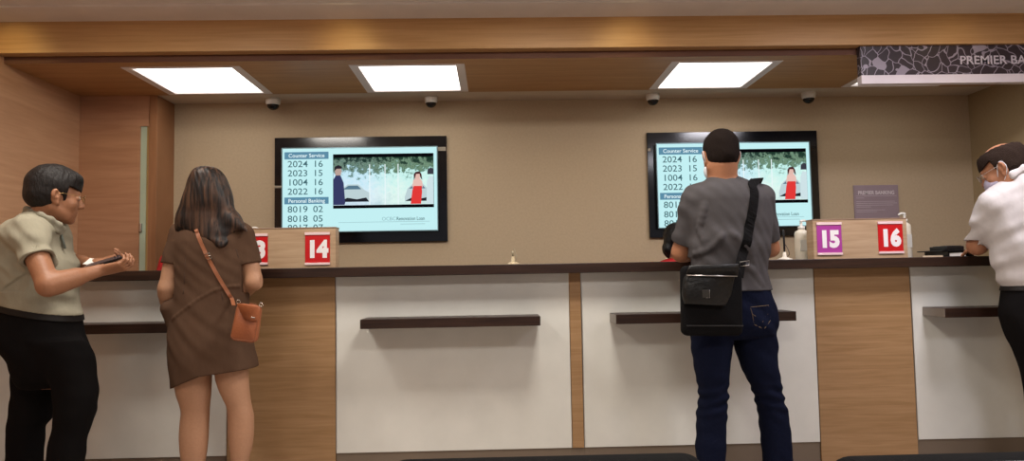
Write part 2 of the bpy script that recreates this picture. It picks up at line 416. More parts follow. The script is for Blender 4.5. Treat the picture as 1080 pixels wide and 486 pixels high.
# ================================================================== SERVICE COUNTER
YP, YW, ZT, ZU = 3.95, 3.85, 1.136, 1.084             # panel face, worktop edge, worktop top and underside
def px_at(px, py=350, Y=YP): return P(px, py, Y).x
xs = [XL+.006]+[px_at(p) for p in (240, 354, 601, 613.5, 860.5, 962)]+[XR-.006]
bays = [('white counter cabinet behind the man holding a phone', 'w', xs[0], xs[1]),
        ('wood faced counter pier beside the woman in brown', 'p', xs[1], xs[2]),
        ('white counter cabinet in the open middle with a full dark shelf', 'w', xs[2], xs[3]),
        ('slim vertical wood divider strip between two white counter panels', 'd', xs[3], xs[4]),
        ('white counter cabinet behind the man in jeans', 'w', xs[4], xs[5]),
        ('wood faced counter pier under the purple number fifteen sign', 'p', xs[5], xs[6]),
        ('white counter cabinet beside the man in a white shirt', 'w', xs[6], xs[7])]
ZP = P(540, 473.6, YP).z
for lab, kd, a, b in bays:
    t = thing('counter_divider' if kd == 'd' else 'counter_pier' if kd == 'p' else 'counter_cabinet', lab, 'counter', ((a+b)/2, YP+.3, 0), None if kd == 'd' else 'counter sections')
    e = .0015
    if kd == 'w':
        B('front_panel', a+e, b-e, YP, YP+.018, ZP, ZU, M_white, t, .0015, label='glossy white panel')
        B('plinth', a, b, YP+.006, YP+.05, 0, ZP-.001, M_plinth, t)
        B('carcass', a+e, b-e, YP+.05, YP+.26, .01, ZU, M_carc, t)
        bm = bmesh.new(); box(bm, a+e, a+e+.004, YP-.003, YP, ZP, ZU); fin('edge_strip', bm, M_metal, t)
    elif kd == 'p':
        B('front_panel', a+e, b-e, YP-.004, YP+.018, 0, ZU, M_woodv, t, .0015)
        B('carcass', a+e, b-e, YP+.019, YP+.26, 0, ZU, M_carc, t)
    else:
        B('cover_strip', a+e, b-e, YP-.004, YP+.02, ZP, ZU, M_woodv, t, .0015)
        B('plinth', a, b, YP+.006, YP+.05, 0, ZP-.001, M_plinth, t)
t = thing('worktop', 'long dark brown worktop along the whole service counter', 'worktop', (0, YW+.3, ZU))
B('top_slab', XL, XR, YW, YP+.66, ZU, ZT, M_wenge, t, .003)
SHZ1 = P(470, 335.2, 3.75).z; SHZ0 = SHZ1-.049
for lab, x0, x1, dz in [('dark brown writing ledge behind the man holding a phone', XL+.001, P(177, 345, 3.75).x, .0),
                    ('dark brown writing ledge on the empty middle counter panel', P(380, 340, 3.75).x, P(570, 339, 3.75).x, 0),
                    ('dark brown writing ledge behind the man with the black bag', P(650, 336, 3.75).x, P(840, 334, 3.75).x, 0),
                    ('dark brown writing ledge beside the man in a white shirt', P(997, 328, 3.75).x, P(1190, 327, 3.75).x, .0)]:
    t = thing('writing_ledge', lab, 'ledge', ((x0+x1)/2, YP, SHZ0), 'writing ledges on the counter front')
    z1 = SHZ1+dz; z0 = z1-.049
    B('ledge_board', x0, x1, 3.75, YP, z0, z1, M_wenge, t, .002)
    B('end_cap', x0-.0025 if x0 > XL+.1 else x1, x0 if x0 > XL+.1 else x1+.0025, 3.753, YP, z0+.002, z1-.002, mat('grey_edge_band', rgb(120, 112, 104), .4), t, .0005, label='grey end cap')

# number boards standing on the worktop
def sign_card(num, px0, px1, py0, py1, Y, col, lab):
    a, b = P(px0, (py0+py1)/2, Y), P(px1, (py0+py1)/2, Y); zt, zb = P(px0, py0, Y).z, max(P(px0, py1, Y).z, ZT+.001)
    t = thing('number_sign', lab, 'sign', ((a.x+b.x)/2, Y, zb), 'counter number signs')
    B('card', a.x, b.x, Y-.004, Y, zb, zt, mat('card_'+col[0], col[1], .35), t, .0008)
    B('holder_strip', a.x-.001, b.x+.001, Y-.009, Y-.0041, zt-.013, zt+.002, mat('clear_white_strip', rgb(235, 205, 205), .25), t, .0008)
    B('holder_strip', a.x-.001, b.x+.001, Y-.009, Y-.0041, zb-.0, zb+.013, mat('clear_white_strip', rgb(235, 205, 205), .25), t, .0008)
    text('number', num, (a.x+b.x)/2, Y-.0045, (zt+zb)/2, .090, mat('white_numeral', rgb(240, 235, 235), .4), t, bold=.085, sx=.92)
YQ = 4.15; ZQ = P(905, 231.5, YQ).z
for lab, p0, p1, cards in [('wooden number board on the counter beside the woman in brown', 255, 354, [('13', 256.5, 282.5, 247, 279.5, 'red', 'red sign number 13 half hidden by the woman in brown'), ('14', 322, 348, 245.5, 279.5, 'red', 'red sign number 14 on the wooden board')]),
                           ('wooden number board on the counter with a purple and a red sign', 858, 957, [('15', 861.5, 887.5, 235, 269, 'purple', 'purple sign number 15 on the wooden board'), ('16', 926, 952, 234, 267.5, 'red', 'red sign number 16 on the wooden board')])]:
    x0, x1 = P(p0, 255, YQ).x, P(p1, 255, YQ).x
    t = thing('number_board', lab, 'counter board', ((x0+x1)/2, YQ+.045, ZT), 'number boards on the counter')
    B('front_board', x0, x1, YQ, YQ+.018, ZT, ZQ, M_box, t, .001); B('back_board', x0, x1, YQ+.072, YQ+.09, ZT, ZQ, M_box, t, .001)
    for q in (x0, x1-.018): B('end_board', q, q+.018, YQ+.0185, YQ+.0715, ZT, ZQ, M_box, t, .001)
    B('top_cap', x0-.002, x1+.002, YQ-.003, YQ+.093, ZQ, ZQ+.006, mat('taupe_cap', rgb(150, 122, 100), .4), t, .001)
    for c in cards:
        sign_card(c[0], c[1], c[2], c[3], c[4], YQ, ('signal_red', rgb(196, 22, 26)) if c[5] == 'red' else ('orchid_purple', rgb(168, 60, 150)), c[6])

# hand gel pump bottles
M_bottle = mat('milky_bottle', rgb(222, 214, 196), .3, spec=.5)
def pump(px, pyb, Y, h, r, lab, side=-1):
    x = P(px, 260, Y).x; t = thing('sanitizer_bottle', lab, 'bottle', (x, Y, ZT), 'hand gel pump bottles')
    bm = bmesh.new(); lathe(bm, [(r*.93, 0), (r, .006), (r, h*.86), (r*.9, h*.93), (r*.5, h*.98), (r*.45, h)], (x, Y, ZT), 28); fin('body', bm, M_bottle, t, True)
    bm = bmesh.new(); lathe(bm, [(r*.5, h), (r*.5, h+.018), (r*.2, h+.02), (r*.18, h+.042)], (x, Y, ZT), 20); fin('collar', bm, M_whitep, t, True)
    bm = bmesh.new(); tube(bm, smoothpts([(x, Y, ZT+h+.035), (x, Y, ZT+h+.05), (x+side*.02, Y-.002, ZT+h+.053), (x+side*.04, Y-.004, ZT+h+.044)], 4), [.009]*5+[.007]*4+[.0055]*4, 10)
    fin('pump_head', bm, M_whitep, t, True)
    bm = bmesh.new(); box(bm, x-r*.62, x+r*.62, Y-r-.0012, Y-r*.7, ZT+h*.3, ZT+h*.66, .0004)
    fin('product_label', bm, mat('pale_label', rgb(206, 204, 196), .4), t, label='pale printed label')
pump(846, 270, 4.36, .19, .042, 'milky hand gel bottle standing beside the purple sign board', 1)
pump(955.5, 270, 4.36, .225, .033, 'white hand gel bottle standing beside the red sign 16', -1)
pump(266, 270, 4.36, .20, .03, 'hand gel bottle whose pump shows over the board of number 13', 1)

# pens on weighted stands
def penstand(px, Y, pytop, mpen, mbase, lab):
    x = P(px, 270, Y).x; zt = P(px, pytop, Y).z; t = thing('pen_stand', lab, 'pen stand', (x, Y, ZT), 'pens on stands')
    bm = bmesh.new(); lathe(bm, [(.042, 0), (.042, .005), (.03, .010), (.012, .016), (.008, .045)], (x, Y, ZT), 28); fin('base', bm, mbase, t, True)
    bm = bmesh.new(); tube(bm, [(x, Y, ZT+.04), (x+.001, Y, (ZT+zt)/2), (x-.001, Y, zt-.01), (x-.001, Y, zt)], [.0045, .006, .006, .004], 10); fin('pen', bm, mpen, t, True)
    bm = bmesh.new(); tube(bm, smoothpts([(x+.012, Y-.01, ZT+.02), (x+.02, Y-.02, ZT+.035), (x+.012, Y-.01, ZT+.07), (x+.004, Y-.002, ZT+.09)], 4), .0016, 6); fin('cord', bm, mpen, t, True)
penstand(541, 3.98, 264.5, mat('clear_grey_plastic', rgb(150, 140, 115), .3), mat('clear_base', rgb(176, 160, 130), .25), 'clear pen stand on the empty middle of the counter')
penstand(827.5, 4.02, 242, M_black, mat('cream_base', rgb(226, 216, 200), .35), 'black pen on a pale stand beside the man in grey')

# papers and a terminal at the far counter place
Y0 = 4.08
xa, xb = P(986, 266, Y0).x, P(1030, 266, Y0).x
t = thing('document_tray', 'black document tray on the counter beside the man in a white shirt', 'tray', ((xa+xb)/2, Y0+.12, ZT))
B('base', xa+.06, xb, Y0, Y0+.26, ZT, ZT+.006, M_black, t); B('upper_shelf', xa+.05, xb, Y0+.01, Y0+.26, ZT+.036, ZT+.042, M_black, t)
for q in (xa+.09, xb-.01): B('post', q, q+.008, Y0+.02, Y0+.25, ZT+.006, ZT+.036, M_black, t)
def sheet(x, y, w, d, z, rot, m, lab, h=.003):
    bm = bmesh.new(); box(bm, -w/2, w/2, -d/2, d/2, z, z+h, 0, M=Matrix.Translation((x, y, 0)) @ Matrix.Rotation(rot, 4, 'Z')); fin('leaflet', bm, m, None, label=lab, category='paper', group='papers on the counter')
sheet(xa+.03, Y0+.08, .1, .2, ZT, -.5, mat('beige_paper', rgb(196, 176, 150), .8), 'beige leaflet lying on the counter beside the document tray', .012)
sheet((xa+xb)/2+.03, Y0+.12, .09, .2, ZT+.006, -.06, mat('white_paper', rgb(216, 210, 202), .8), 'white slip lying inside the black document tray', .02)
xk = P(1002, 260, Y0).x
t = thing('card_terminal', 'small black card terminal lying on top of the document tray', 'terminal', (xk+.05, Y0+.1, ZT+.042))
B('body', xk, xk+.11, Y0+.04, Y0+.2, ZT+.042, ZT+.066, M_black, t, .005); B('screen', xk+.01, xk+.1, Y0+.12, Y0+.18, ZT+.0661, ZT+.068, mat('grey_lcd', rgb(70, 80, 78), .2), t, .0005)
B('keypad', xk+.012, xk+.098, Y0+.05, Y0+.11, ZT+.0661, ZT+.069, mat('dark_keys', rgb(44, 44, 48), .5), t, .0005)

# ================================================================== WALL SCREENS
def foliage():
    m = bpy.data.materials.new('street_picture'); m.use_nodes = True; nt = m.node_tree; nt.nodes.clear(); L = nt.links.new
    o = nt.nodes.new('ShaderNodeOutputMaterial'); e = nt.nodes.new('ShaderNodeEmission'); tc = nt.nodes.new('ShaderNodeTexCoord')
    n = nt.nodes.new('ShaderNodeTexNoise'); n.inputs['Scale'].default_value = 26; n.inputs['Detail'].default_value = 8; n.inputs['Roughness'].default_value = .75
    sp = nt.nodes.new('ShaderNodeSeparateXYZ'); L(tc.outputs['Generated'], sp.inputs[0]); L(tc.outputs['Object'], n.inputs['Vector'])
    # foliage mask: top of the picture, ragged edge
    a = nt.nodes.new('ShaderNodeMath'); a.operation = 'MULTIPLY_ADD'; a.inputs[1].default_value = 1.5; L(n.outputs[0], a.inputs[0]); L(sp.outputs[2], a.inputs[2])
    r = nt.nodes.new('ShaderNodeValToRGB'); cr = r.color_ramp; cr.interpolation = 'LINEAR'
    cr.elements[0].position = .0; cr.elements[0].color = rgb(150, 190, 205)
    cr.elements[1].position = 1.0; cr.elements[1].color = rgb(28, 52, 40)
    for p, c in ((.50, rgb(226, 248, 250)), (.70, rgb(200, 242, 246)), (.745, rgb(60, 96, 70)), (.80, rgb(130, 160, 140)), (.86, rgb(36, 60, 52))):
        q = cr.elements.new(p); q.color = c
    d = nt.nodes.new('ShaderNodeMath'); d.operation = 'DIVIDE'; d.inputs[1].default_value = 2.0; L(a.outputs[0], d.inputs[0]); L(d.outputs[0], r.inputs[0])
    mx = nt.nodes.new('ShaderNodeMix'); mx.data_type = 'RGBA'; mx.blend_type = 'MULTIPLY'
    g = nt.nodes.new('ShaderNodeValToRGB'); g.color_ramp.elements[0].color = (.9, .85, 1.0, 1); g.color_ramp.elements[0].position = .3; g.color_ramp.elements[1].color = (.97, 1, .86, 1); g.color_ramp.elements[1].position = .6
    L(sp.outputs[0], g.inputs[0]); mx.inputs[0].default_value = .6; L(r.outputs[0], mx.inputs[6]); L(g.outputs[0], mx.inputs[7])
    L(mx.outputs[2], e.inputs[0]); e.inputs[1].default_value = 1.0; L(e.outputs[0], o.inputs[0]); return m
M_pic = foliage()
E_ = lambda n, c, s=1.0: emis('screen_'+n, rgb(*c), s)
def blob(fx, fz, pts): return [(fx(u), fz(v)) for u, v in pts]
def television(sx0, sx1, sz0, sz1, nx0, nx1, nz0, nz1, lab, lab2, marks):
    t2 = thing('screen_backing', lab2, 'wall panel', ((nx0+nx1)/2, YB, nz0), 'black backing panels')
    B('panel', nx0, nx1, YB-.03, YB-.001, nz0, nz1, M_blackgloss, t2, .002)
    for (u, z, w, h) in marks: B('metal_rail', u, u+w, YB-.038, YB-.0301, z, z+h, mat('pale_rail', rgb(150, 140, 124), .5), t2, .0005)
    t = thing('wall_television', lab, 'television', ((sx0+sx1)/2, YB-.03, (sz0+sz1)/2), 'queue number screens')
    yb = YB-.075
    B('housing', sx0-.006, sx1+.006, yb, YB-.0385, sz0-.006, sz1+.006, M_black, t, .002)
    for (a, b, c, d) in ((sx0-.007, sx1+.007, sz1, sz1+.007), (sx0-.007, sx1+.007, sz0-.007, sz0), (sx0-.007, sx0, sz0, sz1), (sx1, sx1+.007, sz0, sz1)):
        B('bezel', a, b, yb-.006, yb-.0005, c, d, mat('grey_bezel', rgb(120, 150, 160), .3, metal=.3), t, .0005)
    w, h = sx1-sx0, sz1-sz0; fx = lambda u: sx0+u*w; fz = lambda v: sz1-v*h
    bm = bmesh.new(); poly(bm, [(sx0, sz0), (sx1, sz0), (sx1, sz1), (sx0, sz1)], yb-.001); scr = fin('display', bm, E_('ground', (196, 240, 243), 1.0), t)
    def rect(nm, u0, u1, v0, v1, m, lay=1):
        bm = bmesh.new(); poly(bm, [(fx(u0), fz(v1)), (fx(u1), fz(v1)), (fx(u1), fz(v0)), (fx(u0), fz(v0))], yb-.001-.0008*lay); return fin(nm, bm, m, scr)
    hd = E_('header', (92, 140, 165)); tx = E_('text', (66, 104, 112)); wt = E_('white', (232, 250, 252))
    rect('heading_bar', .012, .297, .04, .127, hd); rect('heading_bar', .012, .297, .586, .668, hd)
    tk = dict(depth=.0006)
    text('heading', 'Counter Service', fx(.155), yb-.0026, fz(.083), .028, wt, scr, bold=.012, **tk)
    text('heading', 'Personal Banking', fx(.155), yb-.0026, fz(.628), .028, wt, scr, bold=.012, sx=.98, **tk)
    for v, a, b in ((.184, '2024', '16'), (.294, '2023', '15'), (.405, '1004', '16'), (.515, '2022', '16'), (.728, '8019', '02'), (.842, '8018', '05'), (.95, '8017', '07')):
        text('queue_number', a, fx(.098), yb-.0022, fz(v), .047, tx, scr, sx=1.12, bold=.006, **tk); text('counter_number', b, fx(.229), yb-.0022, fz(v), .047, tx, scr, sx=1.12, bold=.006, **tk)
    rect('picture_band', .326, .979, .073, .728, E_('black', (8, 8, 12)))
    bm = bmesh.new(); poly(bm, [(fx(.328), fz(.69)), (fx(.977), fz(.69)), (fx(.977), fz(.115)), (fx(.328), fz(.115))], yb-.0028); fin('picture', bm, M_pic, scr)
    def shp(nm, pts, c, lay): 
        bm = bmesh.new(); poly(bm, blob(fx, fz, pts), yb-.003-.0008*lay); fin(nm, bm, E_(nm+str(c[0])+str(c[2]), c), scr)
    for u in (.56, .66, .745): shp('picture_post', [(u, .69), (u+.006, .69), (u+.006, .2), (u, .2)], (235, 248, 250), 1)
    for u, s_ in ((.36, 1), (.79, .9)):    # parked cars
        shp('picture_car', [(u, .60), (u+.02*s_, .50), (u+.06*s_, .44), (u+.13*s_, .44), (u+.17*s_, .51), (u+.20*s_, .54), (u+.20*s_, .64), (u, .64)], (190, 210, 214), 1)
        shp('picture_tyres', [(u+.0, .65), (u+.2*s_, .65), (u+.18*s_, .60), (u+.12*s_, .62), (u+.06*s_, .60)], (34, 36, 44), 2)
        shp('picture_windscreen', [(u+.03*s_, .5), (u+.065*s_, .455), (u+.125*s_, .455), (u+.15*s_, .5)], (90, 120, 140), 2)
    # man in a dark suit, woman in a red dress, man in a white shirt
    shp('picture_suit', [(.328, .685), (.328, .38), (.345, .33), (.375, .33), (.395, .42), (.405, .66), (.40, .685)], (56, 60, 100), 3)
    shp('picture_face', [(.342, .33), (.338, .26), (.35, .235), (.375, .235), (.383, .28), (.375, .33)], (186, 160, 150), 4)
    shp('picture_hair', [(.335, .28), (.338, .225), (.36, .205), (.385, .225), (.383, .25), (.35, .25)], (40, 34, 44), 5)
    shp('picture_dress', [(.828, .685), (.84, .52), (.85, .47), (.9, .47), (.903, .54), (.895, .685)], (226, 58, 56), 3)
    shp('picture_skin', [(.838, .50), (.846, .40), (.855, .385), (.895, .385), (.905, .42), (.908, .5), (.9, .47), (.85, .47)], (232, 190, 180), 4)
    shp('picture_face', [(.858, .385), (.856, .33), (.868, .31), (.886, .31), (.893, .34), (.888, .385)], (226, 186, 174), 5)
    shp('picture_hair', [(.85, .4), (.85, .33), (.862, .30), (.888, .295), (.9, .33), (.905, .4), (.893, .37), (.888, .325), (.865, .325), (.858, .37)], (70, 34, 40), 6)
    shp('picture_shirt', [(.93, .685), (.935, .42), (.95, .35), (.977, .36), (.977, .685)], (206, 226, 230), 3)
    shp('picture_hair', [(.938, .33), (.94, .27), (.96, .25), (.977, .26), (.977, .33)], (60, 60, 70), 4)
    text('bank_name', 'OCBC', fx(.64), yb-.0022, fz(.858), .026, E_('palegrey', (150, 190, 196)), scr, align='LEFT', bold=.01, **tk)
    text('caption', 'Renovation Loan', fx(.735), yb-.0022, fz(.858), .026, E_('text', (66, 104, 112)), scr, align='LEFT', bold=.01, sx=.82, **tk)
    rect('caption_line', .76, .92, .922, .928, E_('palegrey', (150, 190, 196)))
    rect('caption_line', .36, .95, .893, .898, E_('palegrey', (150, 190, 196)))
yv = YB-.076
q = lambda px, py, Y=yv: P(px, py, Y)
a, b = q(298, 155), q(461, 244); n0, n1 = P(289.5, 145, YB), P(471.5, 254, YB)
s0, s1 = (q(298, 200).x, q(461, 200).x); zt, zb = (q(298, 156.5).z+q(461, 155.5).z)/2, (q(298, 243.5).z+q(461, 243.5).z)/2
nz1, nz0 = (P(289, 145, YB-.03).z+P(471, 143.5, YB-.03).z)/2, (P(289, 256, YB-.03).z+P(471, 255, YB-.03).z)/2
nx0, nx1 = P(289.5, 200, YB-.03).x, P(471.5, 200, YB-.03).x
television(s0, s1, zb, zt, nx0, nx1, nz0, nz1, 'lit queue number screen behind the number 14 sign', 'black glossy wall panel around the screen nearer the wooden door',
           [(nx0+.003, P(290, 199, YB).z, .06, .018), (nx1-.085, P(465, 160, YB).z, .08, .03)])
s0, s1 = (q(694, 200).x, q(855, 200).x); zt, zb = (q(694, 152).z+q(855, 150).z)/2, (q(694, 240).z+q(855, 237.5).z)/2
nz1, nz0 = (P(683, 140, YB-.03).z+P(863, 137.5, YB-.03).z)/2, (P(686, 250.5, YB-.03).z+P(864, 248, YB-.03).z)/2
nx0, nx1 = P(684, 200, YB-.03).x, P(864, 200, YB-.03).x
television(s0, s1, zb, zt, nx0, nx1, nz0, nz1, 'lit queue number screen partly hidden by the man in grey', 'black glossy wall panel around the screen behind the man in grey', [(nx0+.003, P(686, 160, YB).z, .02, .02)])

# hanging PREMIER BANKING sign
m = bpy.data.materials.new('leaf_outline_print'); m.use_nodes = True; nt = m.node_tree; L = nt.links.new; bs = nt.nodes['Principled BSDF']
tc = nt.nodes.new('ShaderNodeTexCoord'); nz = nt.nodes.new('ShaderNodeTexNoise'); nz.inputs['Scale'].default_value = 5; nz.inputs['Detail'].default_value = 2
mxv = nt.nodes.new('ShaderNodeMix'); mxv.data_type = 'VECTOR'; mxv.inputs[0].default_value = .16
L(tc.outputs['Object'], nz.inputs['Vector']); L(tc.outputs['Object'], mxv.inputs[4]); L(nz.outputs['Color'], mxv.inputs[5])
vo = nt.nodes.new('ShaderNodeTexVoronoi'); vo.feature = 'DISTANCE_TO_EDGE'; vo.inputs['Scale'].default_value = 19; L(mxv.outputs[1], vo.inputs['Vector'])
vo2 = nt.nodes.new('ShaderNodeTexVoronoi'); vo2.feature = 'F1'; vo2.inputs['Scale'].default_value = 19; L(mxv.outputs[1], vo2.inputs['Vector'])
lt = nt.nodes.new('ShaderNodeMath'); lt.operation = 'LESS_THAN'; lt.inputs[1].default_value = .035; L(vo.outputs['Distance'], lt.inputs[0])
sp = nt.nodes.new('ShaderNodeSeparateColor'); L(vo2.outputs['Color'], sp.inputs[0])
g2 = nt.nodes.new('ShaderNodeMath'); g2.operation = 'GREATER_THAN'; g2.inputs[1].default_value = .94; L(sp.outputs[0], g2.inputs[0])
mxx = nt.nodes.new('ShaderNodeMath'); mxx.operation = 'MAXIMUM'; L(lt.outputs[0], mxx.inputs[0]); L(g2.outputs[0], mxx.inputs[1])
mc = nt.nodes.new('ShaderNodeMix'); mc.data_type = 'RGBA'; mc.inputs[6].default_value = rgb(52, 42, 48); mc.inputs[7].default_value = rgb(150, 140, 152); L(mxx.outputs[0], mc.inputs[0]); L(mc.outputs[2], bs.inputs['Base Color'])
bs.inputs['Roughness'].default_value = .4
YG = 4.285
x0 = P(908, 70, YG).x; z0 = P(908, 88.5, YG).z; zm = P(908, 79.5, YG).z
t = thing('hanging_sign', 'long patterned PREMIER BANKING sign with a white lower band hanging from the ceiling', 'sign', (x0+.6, YG+.04, ZC+.04))
B('printed_panel', x0, XR-.02, YG, YG+.045, zm, ZC+.0405, m, t, .001)
B('lower_band', x0-.001, XR-.02, YG-.003, YG+.048, z0, zm, mat('white_band', rgb(222, 212, 216), .4), t, .001)
text('lettering', 'PREMIER BANKING', P(1012, 64, YG).x, YG-.0008, P(1040, 63, YG).z, .052, mat('silver_lettering', rgb(206, 198, 206), .4), t, align='LEFT', bold=.014, sx=1.06)

# premier banking notice on the back wall
Yn = YB-.012
a, b = P(901, 213, Yn), P(948, 213, Yn); zt = P(925, 195, Yn).z; zb = zt-.36
t = thing('wall_notice', 'mauve PREMIER BANKING notice board on the back wall above sign 16', 'notice', ((a.x+b.x)/2, Yn, zb))
B('board', a.x, b.x, Yn, YB-.001, zb, zt, mat('mauve_board', rgb(150, 132, 140), .45), t, .002)
text('heading', 'PREMIER BANKING', (a.x+b.x)/2, Yn-.001, P(925, 203, Yn).z, .028, mat('pale_lettering', rgb(222, 212, 216), .5), t, sx=.83, bold=.02)
random.seed(3)
for k, (v, f) in enumerate(((.078, 1), (.092, .2), (.118, .95), (.131, 1), (.145, .9), (.157, .35), (.18, .7), (.192, .5))):
    B('text_line', a.x+.015, a.x+.015+f*(b.x-a.x-.03), Yn-.0012, Yn-.0002, zt-v*1.05-.003, zt-v*1.05, mat('faint_print', rgb(196, 182, 190), .5), t, 0)

# ================================================================== WAITING CHAIRS AT THE VIEWER'S FEET
M_leather = mat('black_leather', rgb(8, 7, 7), .8, spec=.06, bump=(220, .15))
def lounge(px0, px1, py, Y, lab):
    x0, x1 = P(px0, 480, Y).x, P(px1, 480, Y).x; zt = P((px0+px1)/2, py, Y+.07).z; t = thing('waiting_chair', lab, 'chair', ((x0+x1)/2, Y+.3, 0), 'waiting chairs')
    bm = bmesh.new(); vs = box(bm, x0, x1, Y, Y+.07, .36, zt, 0)
    es = [e for e in bm.edges if abs(e.verts[0].co.y-e.verts[1].co.y) > .05 and e.verts[0].co.z > .5]
    bmesh.ops.bevel(bm, geom=es, offset=.045, segments=6, profile=.5, affect='EDGES'); bmesh.ops.bevel(bm, geom=bm.edges[:], offset=.006, segments=2, profile=.5, affect='EDGES')
    fin('backrest', bm, M_leather, t, True)
    B('seat', x0+.02, x1-.02, Y+.05, Y+.56, .34, .44, M_leather, t, .025, 4)
    pts = [(x0+.003, Y-.002, .4), (x0+.003, Y-.002, zt-.05), (x0+.016, Y-.002, zt-.015), (x0+.05, Y-.002, zt-.001), (x1-.05, Y-.002, zt-.001), (x1-.016, Y-.002, zt-.015), (x1-.003, Y-.002, zt-.05), (x1-.003, Y-.002, .4)]
    bm = bmesh.new(); tube(bm, pts, .0035, 8); fin('piping', bm, mat('grey_piping', rgb(60, 54, 50), .5), t, True, label='grey piping')
    for i, sx in enumerate((x0+.05, x1-.05)):
        for sy in (Y+.06, Y+.5):
            bm = bmesh.new(); tube(bm, [(sx, sy, .0), (sx, sy, .35)], .014, 12); fin('leg', bm, M_metal, t, True)
lounge(395, 757, 479.8, 1.2, 'black leather waiting chair whose back edge shows below the middle counter panels')
lounge(888, 1290, 475, 1.2, 'black leather waiting chair in the corner below the man in a white shirt')

# ================================================================== PEOPLE
M_skin = {k: mat('skin_'+k, c, .5, spec=.35, bump=(90, .12)) for k, c in dict(tan=rgb(150, 102, 74), light=rgb(168, 126, 98), warm=rgb(146, 100, 72), pale=rgb(190, 144, 118)).items()}
def cloth(name, c, fold=.5, rough=.85, sheen=.15): return mat(name, c, .95, spec=.06, bump=(26, fold*.6, (1.4, 1.4, .7)))
def frame(yaw, pitch, roll=0):
    """columns = the body's right, forward and up; yaw turns from +Y towards +X, pitch tips forward"""
    return np.array((Matrix.Rotation(-yaw, 3, 'Z') @ Matrix.Rotation(-pitch, 3, 'X') @ Matrix.Rotation(roll, 3, 'Y')))
class Head:
    def __init__(s, c, yaw, pitch, sc=1.0, roll=0): s.c = np.array(c, float); s.R = frame(math.radians(yaw), math.radians(pitch), math.radians(roll)); s.s = sc
    def w(s, x, y, z): return s.c+s.R@(np.array([x, y, z])*s.s)
    def e(s, F, c, r, k=.012, op='u'): F.el(s.w(*c), np.array(r)*s.s, s.R, k, op)
    def build(s, F, neckto, rn=.056, female=False, jaw=1.0):
        e, w, S_ = s.e, s.w, s.s; f = .92 if female else 1.0
        e(F, (0, -.015, .035), (.074*f+.001, .094, .084), .01)
        e(F, (0, .022, -.022), (.064*f, .07, .078), .03)
        e(F, (0, .038, -.07), (.048*f*jaw, .046, .036), .03)
        e(F, (0, .072, -.098), (.018, .014, .014), .025)
        for q in (-1, 1):
            e(F, (q*.040, .056, -.028), (.022, .022, .022), .02)
            F.rc(w(q*.03*f, .05, -.085), w(q*.057*f, -.005, -.055), .014*S_, .016*S_, .02)
        F.rc(w(-.028, .076, .026), w(.028, .076, .026), .012*S_, .012*S_, .014)
        F.rc(w(0, .086, .012), w(0, .106, -.026), .007*S_, .012*S_, .012)
        for q in (-1, 1): e(F, (q*.012, .094, -.032), (.009, .01, .008), .008)
        for q in (-1, 1): e(F, (q*.032, .094, .004), (.018, .012, .012), .012, 's'); e(F, (q*.032, .078, .004), (.014, .0135, .0125), .004)
        F.rc(w(-.018, .084, -.056), w(.018, .084, -.056), .007*S_, .007*S_, .007)
        F.rc(w(-.015, .083, -.068), w(.015, .083, -.068), .008*S_, .008*S_, .007)
        for q in (-1, 1):
            e(F, (q*.078*f, -.008, -.006), (.009, .019, .033), .006); e(F, (q*.088*f, -.014, .004), (.009, .015, .023), .006)
            e(F, (q*.094*f, -.004, .002), (.009, .009, .016), .005, 's'); e(F, (q*.077*f, .002, -.034), (.008, .009, .011), .006)
        F.rc(w(0, -.022, -.045), neckto, rn*S_*f, rn*S_*f*1.08, .03)
def ortho(f, n):
    f = np.array(f, float); f /= np.linalg.norm(f); n = np.array(n, float); n -= f*(n@f); n /= np.linalg.norm(n); return f, n, np.cross(f, n)
def hand(F, wr, f, n, thumb=1, curl=(.35, .45, .3), spread=.06, sc=1.0, tcurl=.5):
    """f = towards the fingers, n = out of the palm; thumb = side sign along f x n"""
    wr = np.array(wr, float); f, n, s = ortho(f, n); s = s*thumb; S_ = sc
    for o, r in ((-.026, .0135), (-.009, .0145), (.009, .0145), (.026, .0145)):
        F.rc(wr+s*o*.6*S_, wr+f*.085*S_+s*o*S_, (r+.001)*S_, r*.86*S_, .012)
    F.rc(wr+f*.012*S_+s*.014*S_, wr+f*.052*S_+s*.036*S_+n*.008*S_, .016*S_, .013*S_, .014)
    for i, (o, L) in enumerate(((.029, .070), (.010, .078), (-.009, .073), (-.027, .057))):
        p = wr+f*.088*S_+s*o*S_; a = 0.0; d0 = f+s*(o*spread*20); d0 /= np.linalg.norm(d0)
        for j, (fr, r) in enumerate(((.45, .0088), (.31, .0078), (.24, .0068))):
            a += curl[j]*(1+.12*i); d = d0*math.cos(a)+n*math.sin(a); q = p+d*L*fr*S_
            F.rc(p, q, r*S_, (r-.0008)*S_, .004); p = q
    p = wr+f*.030*S_+s*.030*S_+n*.006*S_; d = f*.55+s*.65+n*.35
    for L, r in ((.042, .0115), (.032, .0098), (.026, .0086)):
        d = d/np.linalg.norm(d); q = p+d*L*S_; F.rc(p, q, r*S_, (r-.001)*S_, .005); p = q; d = d+n*tcurl*.6-s*tcurl*.45+f*.2
def person(F, base, label, m, group=None):
    o = F.obj('person', m); me = o.data; b = np.array(base, float)
    co = np.empty(len(me.vertices)*3, np.float32); me.vertices.foreach_get('co', co); co = co.reshape(-1, 3)-b; me.vertices.foreach_set('co', co.ravel()); me.update()
    o.location = base; o['label'] = label; o['category'] = 'person'
    if group: o['group'] = group
    bpy.context.view_layer.update()
    return o
